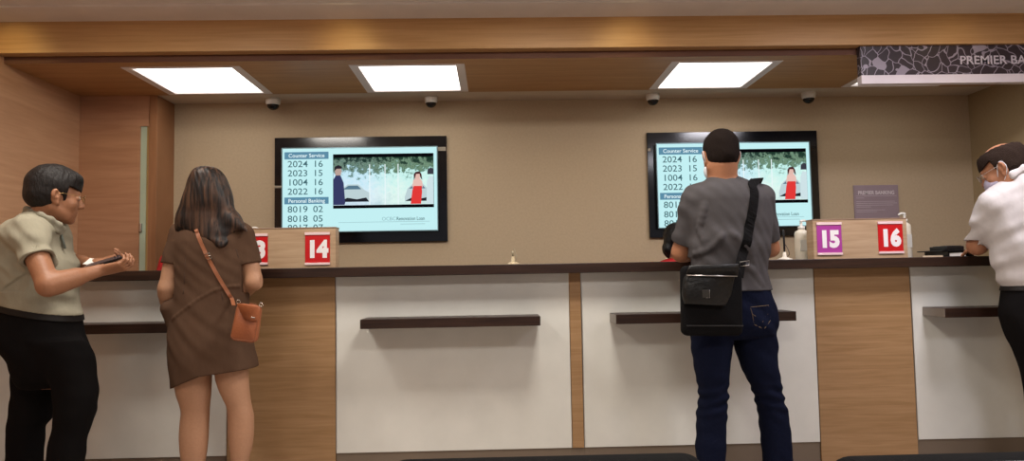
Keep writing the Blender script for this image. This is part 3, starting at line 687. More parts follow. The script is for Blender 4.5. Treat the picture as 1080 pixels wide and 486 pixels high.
def wear(F, name, m, body, **t):
    me = F.mesh(name); p = body; off = np.zeros(3)
    while p is not None: off += np.array(p.location); p = p.parent
    co = np.empty(len(me.vertices)*3, np.float32); me.vertices.foreach_get('co', co); co = co.reshape(-1, 3)-off; me.vertices.foreach_set('co', co.ravel().astype(np.float32)); me.update()
    return link(name, me, m, body, **t)
def folds(amp, sz, ph=0, tilt=.3, fx=9):
    def fn(X, Y, Z):
        a = Z*sz+tilt*sz*X+1.7*np.sin(X*fx+ph)+1.3*np.sin(Y*8+Z*5+ph*2)
        return amp*(np.sin(a)*(.5+.5*np.sin(X*fx*.7+Z*6+ph*3))+.5*np.sin(a*1.9+X*13+ph)*np.sin(Y*11+Z*9))
    return fn
def bounds(tabs, m=.05, z0=None, z1=None):
    A = np.array([r for t in tabs for r in t])
    lo = [(A[:, 1]-A[:, 3]).min()-m, (A[:, 2]-A[:, 4]).min()-m, A[:, 0].min()-m]; hi = [(A[:, 1]+A[:, 3]).max()+m, (A[:, 2]+A[:, 4]).max()+m, A[:, 0].max()+m]
    if z0 is not None: lo[2] = z0
    if z1 is not None: hi[2] = z1
    return lo, hi
def dense(p, n=5): return [tuple(np.array(a)*(1-k/n)+np.array(b)*k/n) for a, b in zip(p, p[1:]) for k in range(n)]+[p[-1]]
def onback(F, pts, Y, off):
    out = []
    for px, py in pts:
        q_ = P(px, py, Y); y_ = F.front(q_.x, q_.z); out.append(Vector((q_.x, (y_ if y_ is not None else Y)-off, q_.z)))
    return out
def shoe(bm, c, yaw):
    M = Matrix.Translation(c) @ Matrix.Rotation(-yaw, 4, 'Z')
    box(bm, -.045, .045, -.10, .17, 0, .022, .008, M=M); r = []
    prof = [(-.095, .030, .075), (-.05, .036, .085), (.0, .038, .075), (.06, .042, .055), (.12, .042, .045), (.16, .030, .036)]
    for y, w, h in prof: r.append([bm.verts.new(M @ Vector((w*math.cos(a), y, .018+h*max(0, math.sin(a))))) for a in np.linspace(0, math.pi, 12)])
    for a, b in zip(r, r[1:]):
        for i in range(11): bm.faces.new((a[i], a[i+1], b[i+1], b[i]))
    bm.faces.new(r[0]); bm.faces.new(r[-1])
def shoes(body, spots, m, yaw=0):
    for (x, y) in spots:
        bm = bmesh.new(); shoe(bm, Vector((x, y, .001)), yaw); fin('shoe', bm, m, body, True)
def glasses(body, H, m, r=.022, lens=True):
    bm = bmesh.new(); y = .108
    for q in (-1, 1):
        tube(bm, [H.w(q*.032+r*1.15*math.cos(a), y-abs(math.cos(a))*.003, .004+r*.85*math.sin(a)) for a in np.linspace(0, 2*math.pi, 17)[:-1]], .0013, 6, True)
        tube(bm, [H.w(q*(.032+r*1.1), y-.002, .008), H.w(q*.072, .09, .010), H.w(q*.082, .02, .012), H.w(q*.084, -.014, .004), H.w(q*.082, -.024, -.012)], .0015, 6)
    tube(bm, [H.w(-.009, y, .006), H.w(0, y+.003, .008), H.w(.009, y, .006)], .0013, 6)
    g = fin('glasses', bm, m, body, True)
    return g
def eyes(body, H):
    for q in (-1, 1):
        bm = bmesh.new(); c = H.w(q*.032, .0785, .004)
        bmesh.ops.create_uvsphere(bm, u_segments=16, v_segments=10, radius=.0128*H.s, matrix=Matrix.Translation(c)); fin('eye', bm, mat('eye_white', rgb(150, 135, 122), .4), body, True)
def hairshell(F, H, grow_=.010, line=.045, nape=-.055, ear=.03, side=.02, top=None, vol=0):
    """short hair: the cranium swollen, cut free at the face, ears and nape"""
    H.e(F, (0, -.018, .04+vol*.5), (.078+grow_, .098+grow_, .086+grow_+vol), .01)
    H.e(F, (0, -.035, -.01), (.066+grow_, .076+grow_*.8, .062), .02)
    R_, c, s_ = H.R, H.c, H.s
    F.plane(H.w(0, 0, nape), R_@np.array([0, .25, -1.0]))
    # the face opening: everything ahead of the side-burn and below the hairline
    sl, X, Y, Z = F.sub(F.lo, F.lo+F.n*F.h)
    x, y, z = X-c[0], Y-c[1], Z-c[2]; q = [(x*R_[0, i]+y*R_[1, i]+z*R_[2, i])/s_ for i in range(3)]
    cut = np.maximum(-(q[1]-side), q[2]-line+.25*(q[1]-side))*s_          # negative inside the opening
    F.D[sl] = np.maximum(F.D[sl], -cut.astype(np.float32))
    for e_ in (-1, 1): H.e(F, (e_*.088, .004, -.014), (.03, .024, ear), .004, 's')
def hairnoise(amp, f=160):
    return lambda X, Y, Z: amp*(np.sin(X*f+3*np.sin(Z*30))*np.sin(Y*f*.8+2*np.sin(Z*22+1))+.6*np.sin(Z*f*.5+X*60))
M_hair = mat('dark_hair', rgb(22, 17, 15), .6, spec=.25, bump=(90, .6, (1, 1, .3)))
M_hairb = mat('black_hair', rgb(14, 12, 13), .5, spec=.25, bump=(70, .8, (1, 1, .15)))
M_nail = None

# ---------------------------------------------------------------- 1. man in a pale polo shirt, side-on, phone in hand
YL = 3.36
shirt = secs([(221, 34, 60, .07), (227, 26, 61, .10), (235, 18, 63, .15), (245, 9.5, 65, .185), (262, 3, 68, .2), (280, 1, 72, .2), (300, 2.5, 75, .185), (320, 6.5, 78, .175), (335, 7, 80, .165), (350, 4, 81, .16)], YL)
pelv = secs([(316, 8, 77, .16), (330, 5, 79, .16), (347, 3, 82, .165), (365, 5, 88, .165), (382, 15, 94, .15), (398, 18, 92, .12), (410, 20, 88, .06)], YL)
legA = secs([(360, 4, 62, .10), (372, 9, 61, .10), (384, 17, 60, .10), (400, 16, 58.5, .095), (416, 15, 57.5, .09), (436, 12, 55, .082), (453, 10, 45, .075), (486, 8.5, 43, .068), (520, 9, 41, .062), (541, 10, 40, .058)], 3.46)
legB = secs([(358, 36, 86, .10), (372, 44, 94, .10), (385, 50, 97, .095), (402, 55, 100, .09), (416, 58, 102, .085), (430, 61, 99, .08), (446, 59, 94, .078), (460, 55, 91, .075), (486, 51, 86.5, .07), (520, 48, 80, .062), (546, 47, 77, .058)], 3.28)
H1 = Head(P(59, 207.5, YL), 53, 8, 1.04)
sR, eR, wR = P(31, 250, 3.19), P(51, 301, 3.10), P(104, 285.5, 3.26)
sL, eL, wL = P(42, 250, 3.52), P(68, 277, 3.64), P(103, 279, 3.46)
F = Fld((-2.38, 2.95, 0.02), (-1.55, 3.82, 1.76), .0042)
H1.build(F, P(45, 238, YL), .058)
F.loft(grow(shirt[1:-2], -.022), .03); F.loft(grow(pelv, -.022), .03); F.loft(grow(legA[4:], -.022), .02); F.loft(grow(legB[4:], -.022), .02)
F.chain([sR, eR, wR], [.05, .044, .028], .02); F.rc(eR*.5+wR*.5, eR*.8+wR*.2, .040, .047, .02)
F.chain([sL, eL, wL], [.05, .043, .028], .02); F.rc(eL*.5+wL*.5, eL*.8+wL*.2, .038, .045, .02)
hR = np.array(wR-eR); hand(F, np.array(wR)+hR/np.linalg.norm(hR)*.01, (.93, .12, .17), (-.1, .45, 1), -1, (.5, .75, .5), .04, 1.02, .3)
hand(F, np.array(wL), (.95, -.15, .22), (.1, -.75, .75), 1, (.35, .6, .5), .04, 1.0, .3)
p1 = person(F, (P(40, 300, YL).x, YL, 0.0), 'man in pale grey polo shirt and black trousers looking at a phone in his hands', M_skin['warm'])
eyes(p1, H1)
F = Fld((-2.3, 3.1, 1.30), (-1.75, 3.6, 1.72), .003)
hairshell(F, H1, .013, .050, -.066, .027, .034, vol=.004)
H1.e(F, (0, .050, .088), (.062, .040, .026), .035); H1.e(F, (0, -.07, .0), (.07, .045, .05), .02)
F.warp(hairnoise(.0008)); wear(F, 'hair', M_hair, p1)
glasses(p1, H1, mat('gold_wire', rgb(150, 120, 80), .3, metal=1))
F = Fld((-2.42, 2.95, .80), (-1.75, 3.80, 1.42), .0038)
F.loft(shirt, .02); F.chain([P(29, 247, 3.22), sR+(eR-sR)*.50], [.088, .067], .03); F.chain([P(40, 249, 3.46), sL+(eL-sL)*.8], [.085, .066], .03)
F.warp(folds(.0065, 26, .4, -.7)); F.warp(folds(.004, 55, 2, .9))
ax = np.array(eR-sR); F.plane(sR+(eR-sR)*.47, ax, lo=(-2.42, 2.95, 1.05), hi=(-1.75, 3.18, 1.25))
F.rc(sR+(eR-sR)*.40, sR+(eR-sR)*.7, .050, .058, .004, 's'); F.rc(sL+(eL-sL)*.7, eL+(eL-sL)*.1, .05, .05, .004, 's')
beltz = lambda d: (P(43, 324+d, YL)+Vector((0, 0, 0)))
bn = np.array(P(7, 323, YL)-P(78, 337, YL)); bn = np.array([-bn[2], 0, bn[0]]); bn = bn*np.sign(bn[2])
F.plane(P(43, 325, YL), -bn)
H = H1.w(0, 0, 0); F.rc(P(49, 222, YL), P(62, 226, YL), .05, .045, .006, 's')
shirt1 = wear(F, 'polo_shirt', cloth('sage_grey_cotton', rgb(144, 138, 120)), p1)
F = Fld((-2.4, 3.0, 1.2), (-1.8, 3.7, 1.5), .003)
ring = [P(px, py, y) for px, py, y in ((26, 226, YL), (30, 229, YL-.06), (40, 232, YL-.085), (51, 237, YL-.075), (60, 243, YL-.045), (64, 247, YL), (60, 241, YL+.05), (50, 232, YL+.08), (36, 226, YL+.07), (26, 226, YL))]
F.chain(ring, [.011]*10, .012); F.chain([r+Vector((.012 if i not in (0, 9) else .008, 0, .026)) for i, r in enumerate(ring)], [.008]*10, .022)
wear(F, 'collar', mat('collar_cotton', rgb(134, 129, 112), .85, bump=(20, .2)), shirt1)
bm = bmesh.new(); tube(bm, [P(63, 243, YL-.01), P(66, 252, YL-.01), P(68.5, 262, YL-.01)], .006, 8); fin('placket', bm, mat('placket_dark', rgb(92, 96, 88), .8), shirt1, True, label='dark grey placket')
F = Fld((-2.45, 3.05, .02), (-1.75, 3.75, 1.05), .0042)
F.loft(pelv, .02); F.loft(legA, .025); F.loft(legB, .025)
F.warp(folds(.004, 22, 1.2, .6)); F.plane(P(43, 327.5, YL), bn)
wear(F, 'trousers', cloth('black_trouser_wool', rgb(17, 15, 15), .35), p1)
F = Fld((-2.45, 3.05, .8), (-1.75, 3.75, 1.1), .003)
F.loft(grow(pelv, .007), .01); F.plane(P(43, 324, YL), bn); F.plane(P(43, 331.5, YL), -bn)
wear(F, 'belt', mat('black_belt_leather', rgb(24, 20, 18), .6, spec=.2), p1)
shoes(p1, [(P(25, 540, 3.46).x+.03, 3.46), (P(62, 546, 3.28).x+.03, 3.28)], M_black, 1.2)
ph = mat('phone_back', rgb(16, 16, 20), .25)
a, b = P(92, 282, 3.40), P(128, 270, 3.36); d = (b-a); L_ = d.length; ang = math.atan2(d.z, d.x)
t = thing('mobile_phone', 'slim dark phone held flat in the hands of the man in the pale polo', 'phone', (a+b)/2)
M = Matrix.Translation((a+b)/2) @ Matrix.Rotation(-ang, 4, 'Y') @ Matrix.Rotation(.35, 4, 'X')
bm = bmesh.new(); box(bm, -L_/2, L_/2, -.036, .036, -.005, .005, .003, M=M); fin('case', bm, ph, t)
bm = bmesh.new(); box(bm, -L_/2+.006, L_/2-.006, -.033, .033, .005, .0056, .0002, M=M); fin('screen', bm, mat('phone_screen', rgb(40, 48, 60), .1), t)
bm = bmesh.new(); c = P(99, 276.5, 3.44); box(bm, -.035, .035, -.03, .03, 0, .0025, M=Matrix.Translation(c) @ Matrix.Rotation(.12, 4, 'Y') @ Matrix.Rotation(.5, 4, 'X')); fin('paper_slip', bm, mat('white_paper', rgb(216, 210, 202), .8), None, label='white paper slip held beside the phone of the man in the polo', category='paper')

# ---------------------------------------------------------------- 2. woman in a brown dress
YW2 = 3.60
dress = secs([(226, 205, 238, .05), (232, 195, 251, .07), (238, 188, 259, .088), (246, 184.5, 262, .10), (256, 184.5, 262, .112), (275, 186, 262, .115), (298, 185.5, 263, .112), (315, 183, 263, .115), (330, 181, 262, .12), (345, 179.5, 263, .13), (372, 179, 267, .145), (392, 181, 271, .148), (415, 183, 274, .148)], YW2)
lgL = secs([(380, 186, 222, .08), (400, 185, 222, .078), (415, 187, 221.5, .073), (426, 190.5, 220.5, .066), (434, 192, 220, .062), (444, 191, 219.5, .062), (458, 190, 219, .062), (472, 190.5, 218, .058), (486, 192, 216, .05), (503, 195, 212, .038), (515, 197, 211, .036), (523, 197, 213, .04)], YW2-.02)
lgR = secs([(376, 227, 261, .08), (396, 228, 261, .078), (410, 232, 262, .073), (420, 236.5, 263, .067), (428, 240, 264.5, .062), (440, 241, 267, .062), (455, 241.5, 267, .062), (470, 243, 265.5, .058), (486, 245, 261.5, .05), (503, 246, 258, .038), (515, 246, 257, .036), (523, 245, 259, .04)], YW2)
H2 = Head(P(219, 203, YW2), -4, 14, .98)
sL, eL, wL = P(189, 247, YW2), P(176.5, 304, YW2-.02), P(179, 331, YW2+.06)
sR, eR, wR = P(258, 249, YW2), P(268, 297, YW2-.01), P(249, 318, YW2+.13)
F = Fld((-1.85, 3.38, .02), (-1.15, 3.83, 1.66), .0042)
H2.build(F, P(220, 236, YW2), .052, True)
F.loft(grow(dress[:-3], -.02), .03); F.loft(lgL, .012); F.loft(lgR, .012)
F.chain([sL, eL, wL], [.047, .041, .027], .02); F.rc(eL*.5+wL*.5, eL*.75+wL*.25, .036, .043, .02); F.chain([sR, eR, wR], [.047, .040, .026], .02)
hand(F, np.array(wL), (.15, .75, -.6), (1, .1, .2), 1, (.3, .4, .3), .03, .92, .3)
hand(F, np.array(wR), (-.9, .15, -.1), (0, -1, 0), -1, (.3, .4, .3), .03, .9, .3)
for q in (207, 233): # feet
    pass
for tab in (lgL, lgR):
    ax_, ay_ = tab[-1][1], tab[-1][2]; F.rc((ax_, ay_-.03, .05), (ax_, ay_+.13, .038), .036, .024, .03)
p2 = person(F, (P(222, 300, YW2).x, YW2, 0), 'woman in a short brown dress standing at the counter, seen from behind', M_skin['light'])
shoes(p2, [(lgL[-1][1], lgL[-1][2]+.02), (lgR[-1][1], lgR[-1][2]+.02)], mat('tan_shoe', rgb(120, 84, 60), .5), 0)
FD = F = Fld((-1.9, 3.38, .48), (-1.12, 3.83, 1.42), .0038)
F.loft(dress, .02); F.chain([P(191, 246.5, YW2), sL+(eL-sL)*.62], [.058, .056], .025); F.chain([P(256, 248, YW2), sR+(eR-sR)*.70], [.058, .054], .025)
F.warp(folds(.004, 14, .9, -.9, 7)); F.warp(folds(.0022, 44, 2, .8))
# waist seam and a soft crease running across the back
sp_ = [P(181, 337, 3.49), P(196, 325, 3.475), P(214, 313, 3.475), P(232, 304, 3.475), P(248, 302, 3.48), P(260, 305, 3.49)]
F.chain(onback(F, [(v.x, v.y) for v in smoothpts([Vector((a_, b_, 0)) for a_, b_ in ((180, 337), (196, 325), (214, 313), (232, 304), (248, 302), (260, 305))], 4)], 3.49, -.002), [.0052]*40, .010)
F.chain([P(178, 325, YW2-.03), P(181, 338, YW2-.02)], [.04, .03], .025)      # hand in the pocket
aL, aR = np.array(eL-sL), np.array(eR-sR)
F.plane(sL+(eL-sL)*.56, aL+np.array([-.0, 0, 0]), lo=(-1.9, 3.38, 1.02), hi=(P(188.5, 280, YW2).x, 3.83, 1.25)); F.plane(sR+(eR-sR)*.62, aR, lo=(P(260, 280, YW2).x, 3.38, 1.02), hi=(-1.12, 3.83, 1.25))
F.rc(sL+(eL-sL)*.42, sL+(eL-sL)*.75, .045, .049, .003, 's'); F.rc(sR+(eR-sR)*.48, sR+(eR-sR)*.8, .043, .046, .003, 's')
hA, hB = P(183, 409, YW2), P(222, 393, YW2); hC = P(268, 387, YW2)
n1 = np.array([-(hA-hB).z, 0, (hA-hB).x]); n1 = n1*-np.sign(n1[2]); n2 = np.array([-(hB-hC).z, 0, (hB-hC).x]); n2 = n2*-np.sign(n2[2])
F.plane(hB, n1, lo=(-1.9, 3.38, .4), hi=(hB.x, 3.83, .75)); F.plane(hB, n2, lo=(hB.x, 3.38, .4), hi=(-1.1, 3.83, .8))
cen = P(224, 385, YW2)
for tb in (lgL, lgR): F.chain([Vector((tb[1][1], tb[1][2], z)) for z in (.45, .70)], [.084, .082], .004, 's')
dressm = cloth('brown_dress_cotton', rgb(80, 60, 47), .3, .8)
dr = wear(F, 'dress', dressm, p2)
for pts in ([(222, 268), (232, 296), (236, 330)], [(246, 262), (252, 285), (256, 300)], [(196, 262), (194, 285), (192, 310)]):   # stitched seams
    bm = bmesh.new(); vv = []
    for px, py in [( (1-t_)*pts[i][0]+t_*pts[i+1][0], (1-t_)*pts[i][1]+t_*pts[i+1][1]) for i in (0, 1) for t_ in np.linspace(0, 1, 7)]:
        q_ = P(px, py, 3.49); y_ = FD.front(q_.x, q_.z)
        if y_ is not None: vv.append((q_.x, y_-.0002, q_.z))
    tube(bm, vv, .0018, 6); fin('seam', bm, mat('dark_thread', rgb(58, 40, 31), .9), dr, True)
# hair: a long fall over the back, parted in locks
F = Fld((-1.85, 3.36, 1.1), (-1.2, 3.80, 1.68), .003)
hs = secs([(176.5, 209, 228, .06), (180, 205, 232, .078), (185, 202, 236, .09), (192, 199, 239.5, .095), (202, 196.5, 243, .10), (212, 193.5, 244.5, .098), (222, 191, 243.5, .090), (230, 189, 245, .082, 3.578), (238, 189, 250, .07, 3.565), (244, 196, 250, .058, 3.55), (250, 208, 244, .046, 3.535), (256, 224, 241, .032, 3.515), (261, 230, 237, .02, 3.50)], YW2-.015)
F.loft(hs, .015, n=2.1, cap=.015)
F.chain([P(230, 212, 3.57), P(246, 232, 3.545), P(260, 243, 3.52)], [.045, .026, .008], .05); F.chain([P(208, 212, 3.57), P(196, 230, 3.55), P(189, 242, 3.54)], [.045, .026, .010], .05)
def locks(X, Y, Z):
    th = np.arctan2(X+1.457-.02*np.sin(Z*14), -(Y-3.62)); w_ = np.clip((1.56-Z)/.2, .2, .6)
    return -.0022*w_*np.abs(np.sin(th*6+.8*np.sin(Z*9)))+.0008*np.sin(th*34+2*np.sin(Z*12))
F.warp(locks)
H2.e(F, (0, .13, -.05), (.062, .075, .10), .01, 's')
mh = bpy.data.materials.new('dark_brown_long_hair'); mh.use_nodes = True; nt = mh.node_tree; L = nt.links.new; bs = nt.nodes['Principled BSDF']
tc = nt.nodes.new('ShaderNodeTexCoord'); mp = nt.nodes.new('ShaderNodeMapping'); mp.inputs['Scale'].default_value = (30, 30, 1.2); n_ = nt.nodes.new('ShaderNodeTexNoise'); n_.inputs['Scale'].default_value = 2.2; n_.inputs['Detail'].default_value = 6; n_.inputs['Distortion'].default_value = .6
r_ = nt.nodes.new('ShaderNodeValToRGB'); r_.color_ramp.elements[0].color = rgb(17, 11, 10); r_.color_ramp.elements[0].position = .42; r_.color_ramp.elements[1].color = rgb(84, 58, 42); r_.color_ramp.elements[1].position = .74
bp = nt.nodes.new('ShaderNodeBump'); bp.inputs['Strength'].default_value = .6; bp.inputs['Distance'].default_value = .006
L(tc.outputs['Object'], mp.inputs[0]); L(mp.outputs[0], n_.inputs['Vector']); L(n_.outputs[0], r_.inputs[0]); L(r_.outputs[0], bs.inputs['Base Color']); L(n_.outputs[0], bp.inputs['Height']); L(bp.outputs[0], bs.inputs['Normal']); bs.inputs['Roughness'].default_value = .5; bs.inputs['Specular IOR Level'].default_value = .3
wear(F, 'hair', mh, p2); FH = F
# tan crossbody bag
M_tan = mat('tan_leather', rgb(144, 80, 46), .5, bump=(120, .15)); M_tan2 = mat('tan_leather_strap', rgb(136, 82, 52), .5)
tb = thing('crossbody_bag', 'small tan leather crossbody bag hanging at the hip of the woman in brown', 'bag', P(261, 358, 3.43))
back = onback(FD, dense([(206, 242), (210, 250), (215, 261), (219, 270), (225, 281), (232, 294), (239, 307), (243, 315)], 2), 3.49, .009)+[P(246.5, 322, 3.44)]
front_ = [P(200, 234, 3.56), P(199, 233, 3.62), P(204, 242, 3.70), P(225, 285, 3.745), P(250, 315, 3.73), P(266, 322, 3.66), P(270, 322, 3.5), P(263, 321, 3.435)]
pts = smoothpts(front_[::-1]+back, 3)
bm = bmesh.new(); nn = [(Vector((p.x, p.y, 0))-Vector((-1.46, 3.6, 0))) for p in pts]; tube(bm, pts, 0, flat=(.017, .0035, [FD.grad(p) for p in pts])); fin('strap', bm, M_tan2, tb)
c = P(219, 270, 3.47); y_ = FD.front(c.x, c.z); c.y = (y_ or 3.48)-.014
bm = bmesh.new(); Mx = Matrix.Translation(c) @ Matrix.Rotation(-.42, 4, 'Y')
tube(bm, [Mx @ Vector((sx*.013, 0, sz*.014)) for sx, sz in ((-1, -1), (1, -1), (1, 1), (-1, 1))], .002, 6, True); tube(bm, [Mx @ Vector((-.013, 0, 0)), Mx @ Vector((.013, -.002, 0))], .0015, 6); fin('buckle', bm, mat('nickel', rgb(200, 190, 180), .25, metal=1), tb, True)
Mb = Matrix.Translation(P(260.5, 340.5, 3.42)) @ Matrix.Rotation(.16, 4, 'Y') @ Matrix.Rotation(.06, 4, 'Z')
def outline(w, h, r, n=6, taper=0):
    o = []
    for cx_, cz_, a0 in ((w-r, h-r, 0), (-w+r, h-r, 90), (-w+r, -h+r, 180), (w-r, -h+r, 270)):
        for k in range(n+1):
            a = math.radians(a0+90*k/n); x_, z_ = cx_+r*math.cos(a), cz_+r*math.sin(a); o.append((x_*(1-taper*(z_/h)), z_))
    return o
def slab(bm, ol, y0, y1, M, puff=.0, inset=.006):
    rings = []
    for y, s_ in ((y0, .90), (y0+(y1-y0)*.12, .97), (y0+(y1-y0)*.3, 1), (y0+(y1-y0)*.7, 1), (y1-(y1-y0)*.12, .97), (y1, .9)):
        rings.append([bm.verts.new(M @ Vector((x*s_, y, z*s_))) for x, z in ol])
    n = len(ol)
    for a, b in zip(rings, rings[1:]):
        for i in range(n): bm.faces.new((a[i], a[(i+1) % n], b[(i+1) % n], b[i]))
    bm.faces.new(rings[0]); bm.faces.new(rings[-1])
bm = bmesh.new(); slab(bm, outline(.058, .087, .024, taper=.06), -.028, .028, Mb); fin('body', bm, M_tan, tb, True)
bm = bmesh.new(); fl = [(-.052, .087), (.052, .087), (.055, .06), (.056, .028), (.050, .018), (.02, .014), (-.006, .020), (-.024, .04), (-.040, .066)]
slab(bm, fl[::-1], -.034, -.026, Mb); fin('flap', bm, mat('tan_leather_flap', rgb(152, 86, 50), .48, bump=(120, .15)), tb, True)
bm = bmesh.new(); box(bm, .022, .042, -.038, -.034, .03, .035, .001, M=Mb); fin('clasp', bm, mat('nickel', rgb(200, 190, 180), .25, metal=1), tb)
for sx in (-.055, .05):
    bm = bmesh.new(); tube(bm, [Mb @ Vector((sx+.009*math.cos(a), 0, .092+.009*math.sin(a))) for a in np.linspace(0, 6.283, 13)[:-1]], .002, 6, True); fin('ring', bm, mat('nickel', rgb(200, 190, 180), .25, metal=1), tb, True)
bm = bmesh.new(); tube(bm, [Mb @ Vector((x*.9, -.0275, z*.9)) for x, z in outline(.058, .087, .024, taper=.06)], .0013, 5, True); fin('piping', bm, M_tan2, tb, True)

# ---------------------------------------------------------------- 3. man in a grey t-shirt with a black shoulder bag
Y3 = 3.55
tee = secs([(185, 749, 778, .055), (188, 746, 783, .07), (194, 739, 794, .095), (201, 731, 804, .115), (212, 725, 811, .13), (232, 724, 813, .135), (252, 727, 812, .13), (272, 730, 809.5, .125), (298, 729, 811, .122), (325, 727, 815, .13)], Y3)
pel3 = secs([(300, 732, 811, .112), (312, 730, 813, .12), (325, 727, 817, .128), (340, 727, 820, .135), (352, 728.5, 818, .12), (358, 740, 812, .07)], Y3)
jl = secs([(338, 728, 773, .10), (354, 729, 772.5, .105), (381, 732, 769.5, .095), (398, 735, 768, .088), (413, 737.5, 767, .08), (430, 736.5, 766, .078), (449, 734.5, 765.5, .074), (486, 735.5, 764, .07), (515, 737, 763, .066)], Y3-.02)
jr = secs([(338, 772, 820, .10), (356, 774.5, 817.5, .105), (372, 778, 818.5, .098), (388, 783.5, 820, .092), (400, 789, 821.5, .086), (413, 795, 824, .08), (430, 799.5, 828.5, .078), (458, 803, 833, .074), (486, 805.5, 835, .07), (513, 808, 836, .066)], Y3+.02)
H3 = Head(P(759.8, 165.5, Y3), -3, 12, 1.03)
sL, eL, wL = P(732, 214, Y3), P(718.5, 266, 3.66), P(731, 269, 3.95)
sR, eR, wR = P(805, 212, Y3), P(812.5, 262, 3.66), P(800, 266, 3.95)
F = Fld((.72, 3.3, .02), (1.52, 4.2, 1.82), .0044)
H3.build(F, P(763, 195, Y3), .062)
F.loft(grow(tee, -.02), .03); F.loft(grow(jl, -.02), .02); F.loft(grow(jr, -.02), .02)
F.chain([sL, eL, wL], [.055, .047, .030], .02); F.rc(eL*.55+wL*.45, eL*.8+wL*.2, .040, .047, .02)
F.chain([sR, eR, wR], [.05, .043, .029], .02); F.rc(eR*.55+wR*.45, eR*.8+wR*.2, .038, .043, .02)
hand(F, np.array(wL)+[0, .02, 0], (.35, .9, -.05), (.1, 0, -1), 1, (.3, .3, .2), .05, 1.02, .3)
hand(F, np.array(wR)+[0, .02, 0], (-.4, .9, -.05), (-.1, 0, -1), -1, (.3, .3, .2), .05, 1.02, .3)
p3 = person(F, (P(772, 300, Y3).x, Y3, 0), 'man in a dark grey t-shirt and jeans leaning on the counter, seen from behind', M_skin['tan'])
F = Fld((P(735, 160, Y3).x, 3.35, 1.45), (P(785, 160, Y3).x, 3.75, 1.82), .0028)
hairshell(F, H3, .006, .06, -.046, .036, .02); F.warp(hairnoise(.001, 220)); wear(F, 'hair', mat('short_dark_hair', rgb(30, 23, 20), .95, spec=.08, bump=(260, .8)), p3)
# face mask with ear loops
F = Fld((P(735, 160, Y3).x, 3.45, 1.40), (P(785, 160, Y3).x, 3.80, 1.72), .003)
H3.e(F, (0, .052, -.052), (.068, .064, .062), .004); F.plane(H3.w(0, .0, 0), H3.R@np.array([0, -1., 0])+0); F.plane(H3.w(0, .0, -.012), H3.R@np.array([0, -.15, 1.])); M_mask = mat('pale_mask', rgb(206, 206, 210), .8)
mk = wear(F, 'face_mask', M_mask, p3)
def loops(H, mk):
    for q in (-1, 1): bm = bmesh.new(); tube(bm, smoothpts([H.w(q*.066, .03, -.03), H.w(q*.082, .0, .02), H.w(q*.092, -.022, .02), H.w(q*.09, -.026, -.01), H.w(q*.078, -.006, -.04), H.w(q*.062, .03, -.07)], 4), .0018, 6); fin('ear_loop', bm, M_mask, mk, True)
loops(H3, mk)
FT = F = Fld((.70, 3.3, .98), (1.55, 3.86, 1.62), .004)
F.loft(tee, .02); F.chain([P(736, 210, Y3), sL+(eL-sL)*.84], [.074, .064], .03); F.chain([P(801, 208, Y3), sR+(eR-sR)*.82], [.07, .055], .03)
F.warp(folds(.007, 17, 2.1, -.8)); F.warp(folds(.004, 42, .5, 1.2))
for pts in ([(748, 262), (742, 240), (746, 215)], [(800, 285), (790, 262), (772, 246)], [(806, 300), (795, 285), (786, 280)], [(736, 268), (750, 262), (762, 248)]):
    F.chain(onback(F, smoothpts([Vector((a_, b_, 0)) for a_, b_ in pts], 4) and [(v.x, v.y) for v in smoothpts([Vector((a_, b_, 0)) for a_, b_ in pts], 4)], 3.42, -.004), [.0065]*12, .022)
aL, aR = np.array(eL-sL), np.array(eR-sR)
F.plane(sL+(eL-sL)*.80, aL, lo=(.7, 3.3, 1.05), hi=(P(727.5, 270, Y3).x, 3.86, 1.35)); F.plane(sR+(eR-sR)*.80, aR, lo=(P(810.5, 262, Y3).x, 3.3, 1.05), hi=(1.55, 3.86, 1.35))
F.rc(sL+(eL-sL)*.66, eL, .053, .053, .003, 's'); F.rc(sR+(eR-sR)*.66, eR, .048, .048, .003, 's')
F.plane(P(770, 321.5, Y3), np.array([-.02, 0, -1])); F.rc(P(763, 184, Y3+.01), P(763, 180, Y3+.01), .062, .062, .006, 's')
tee_o = wear(F, 't_shirt', cloth('charcoal_tee_cotton', rgb(72, 69, 70), .3), p3)
bm = bmesh.new(); tube(bm, [Vector((P(763, 187, Y3).x+.066*math.cos(a), Y3+.012+.064*math.sin(a), P(763, 188.2, Y3).z-.006*math.sin(a))) for a in np.linspace(0, 6.283, 33)[:-1]], .006, 8, True); fin('neckband', bm, mat('charcoal_rib', rgb(78, 75, 75), .9), tee_o, True)
M_denim = mat('dark_blue_denim', rgb(17, 21, 38), .95, spec=.05, bump=(60, .3))
F = Fld((.78, 3.3, .02), (1.5, 3.78, 1.06), .0042)
F.loft(pel3, .01); F.loft(jl, .008); F.loft(jr, .008); F.warp(folds(.0045, 34, .3, .5))
kn = lambda X, Y, Z: .005*np.sin(Z*120+4*np.sin(X*9))*np.exp(-((Z-.46)/.07)**2)
F.warp(kn); FJ = F
jo = wear(F, 'jeans', M_denim, p3)
pk = [(792, 324), (813, 322), (815, 338), (806, 347), (795, 342)]
ol = onback(FJ, dense(pk+pk[:1])[:-1], 3.42, .0008); bm = bmesh.new(); tube(bm, ol, .0016, 6, True); mid = onback(FJ, dense([(793, 331), (801, 336), (804, 340), (808, 335), (814.5, 329)]), 3.42, .0008); tube(bm, mid, .0012, 6)
fin('back_pocket', bm, mat('denim_stitch', rgb(104, 84, 62), .8), jo, True, label='back pocket outlined with brown stitching')
shoes(p3, [(jl[-1][1], Y3+.0), (jr[-1][1], Y3+.05)], M_black, 0)
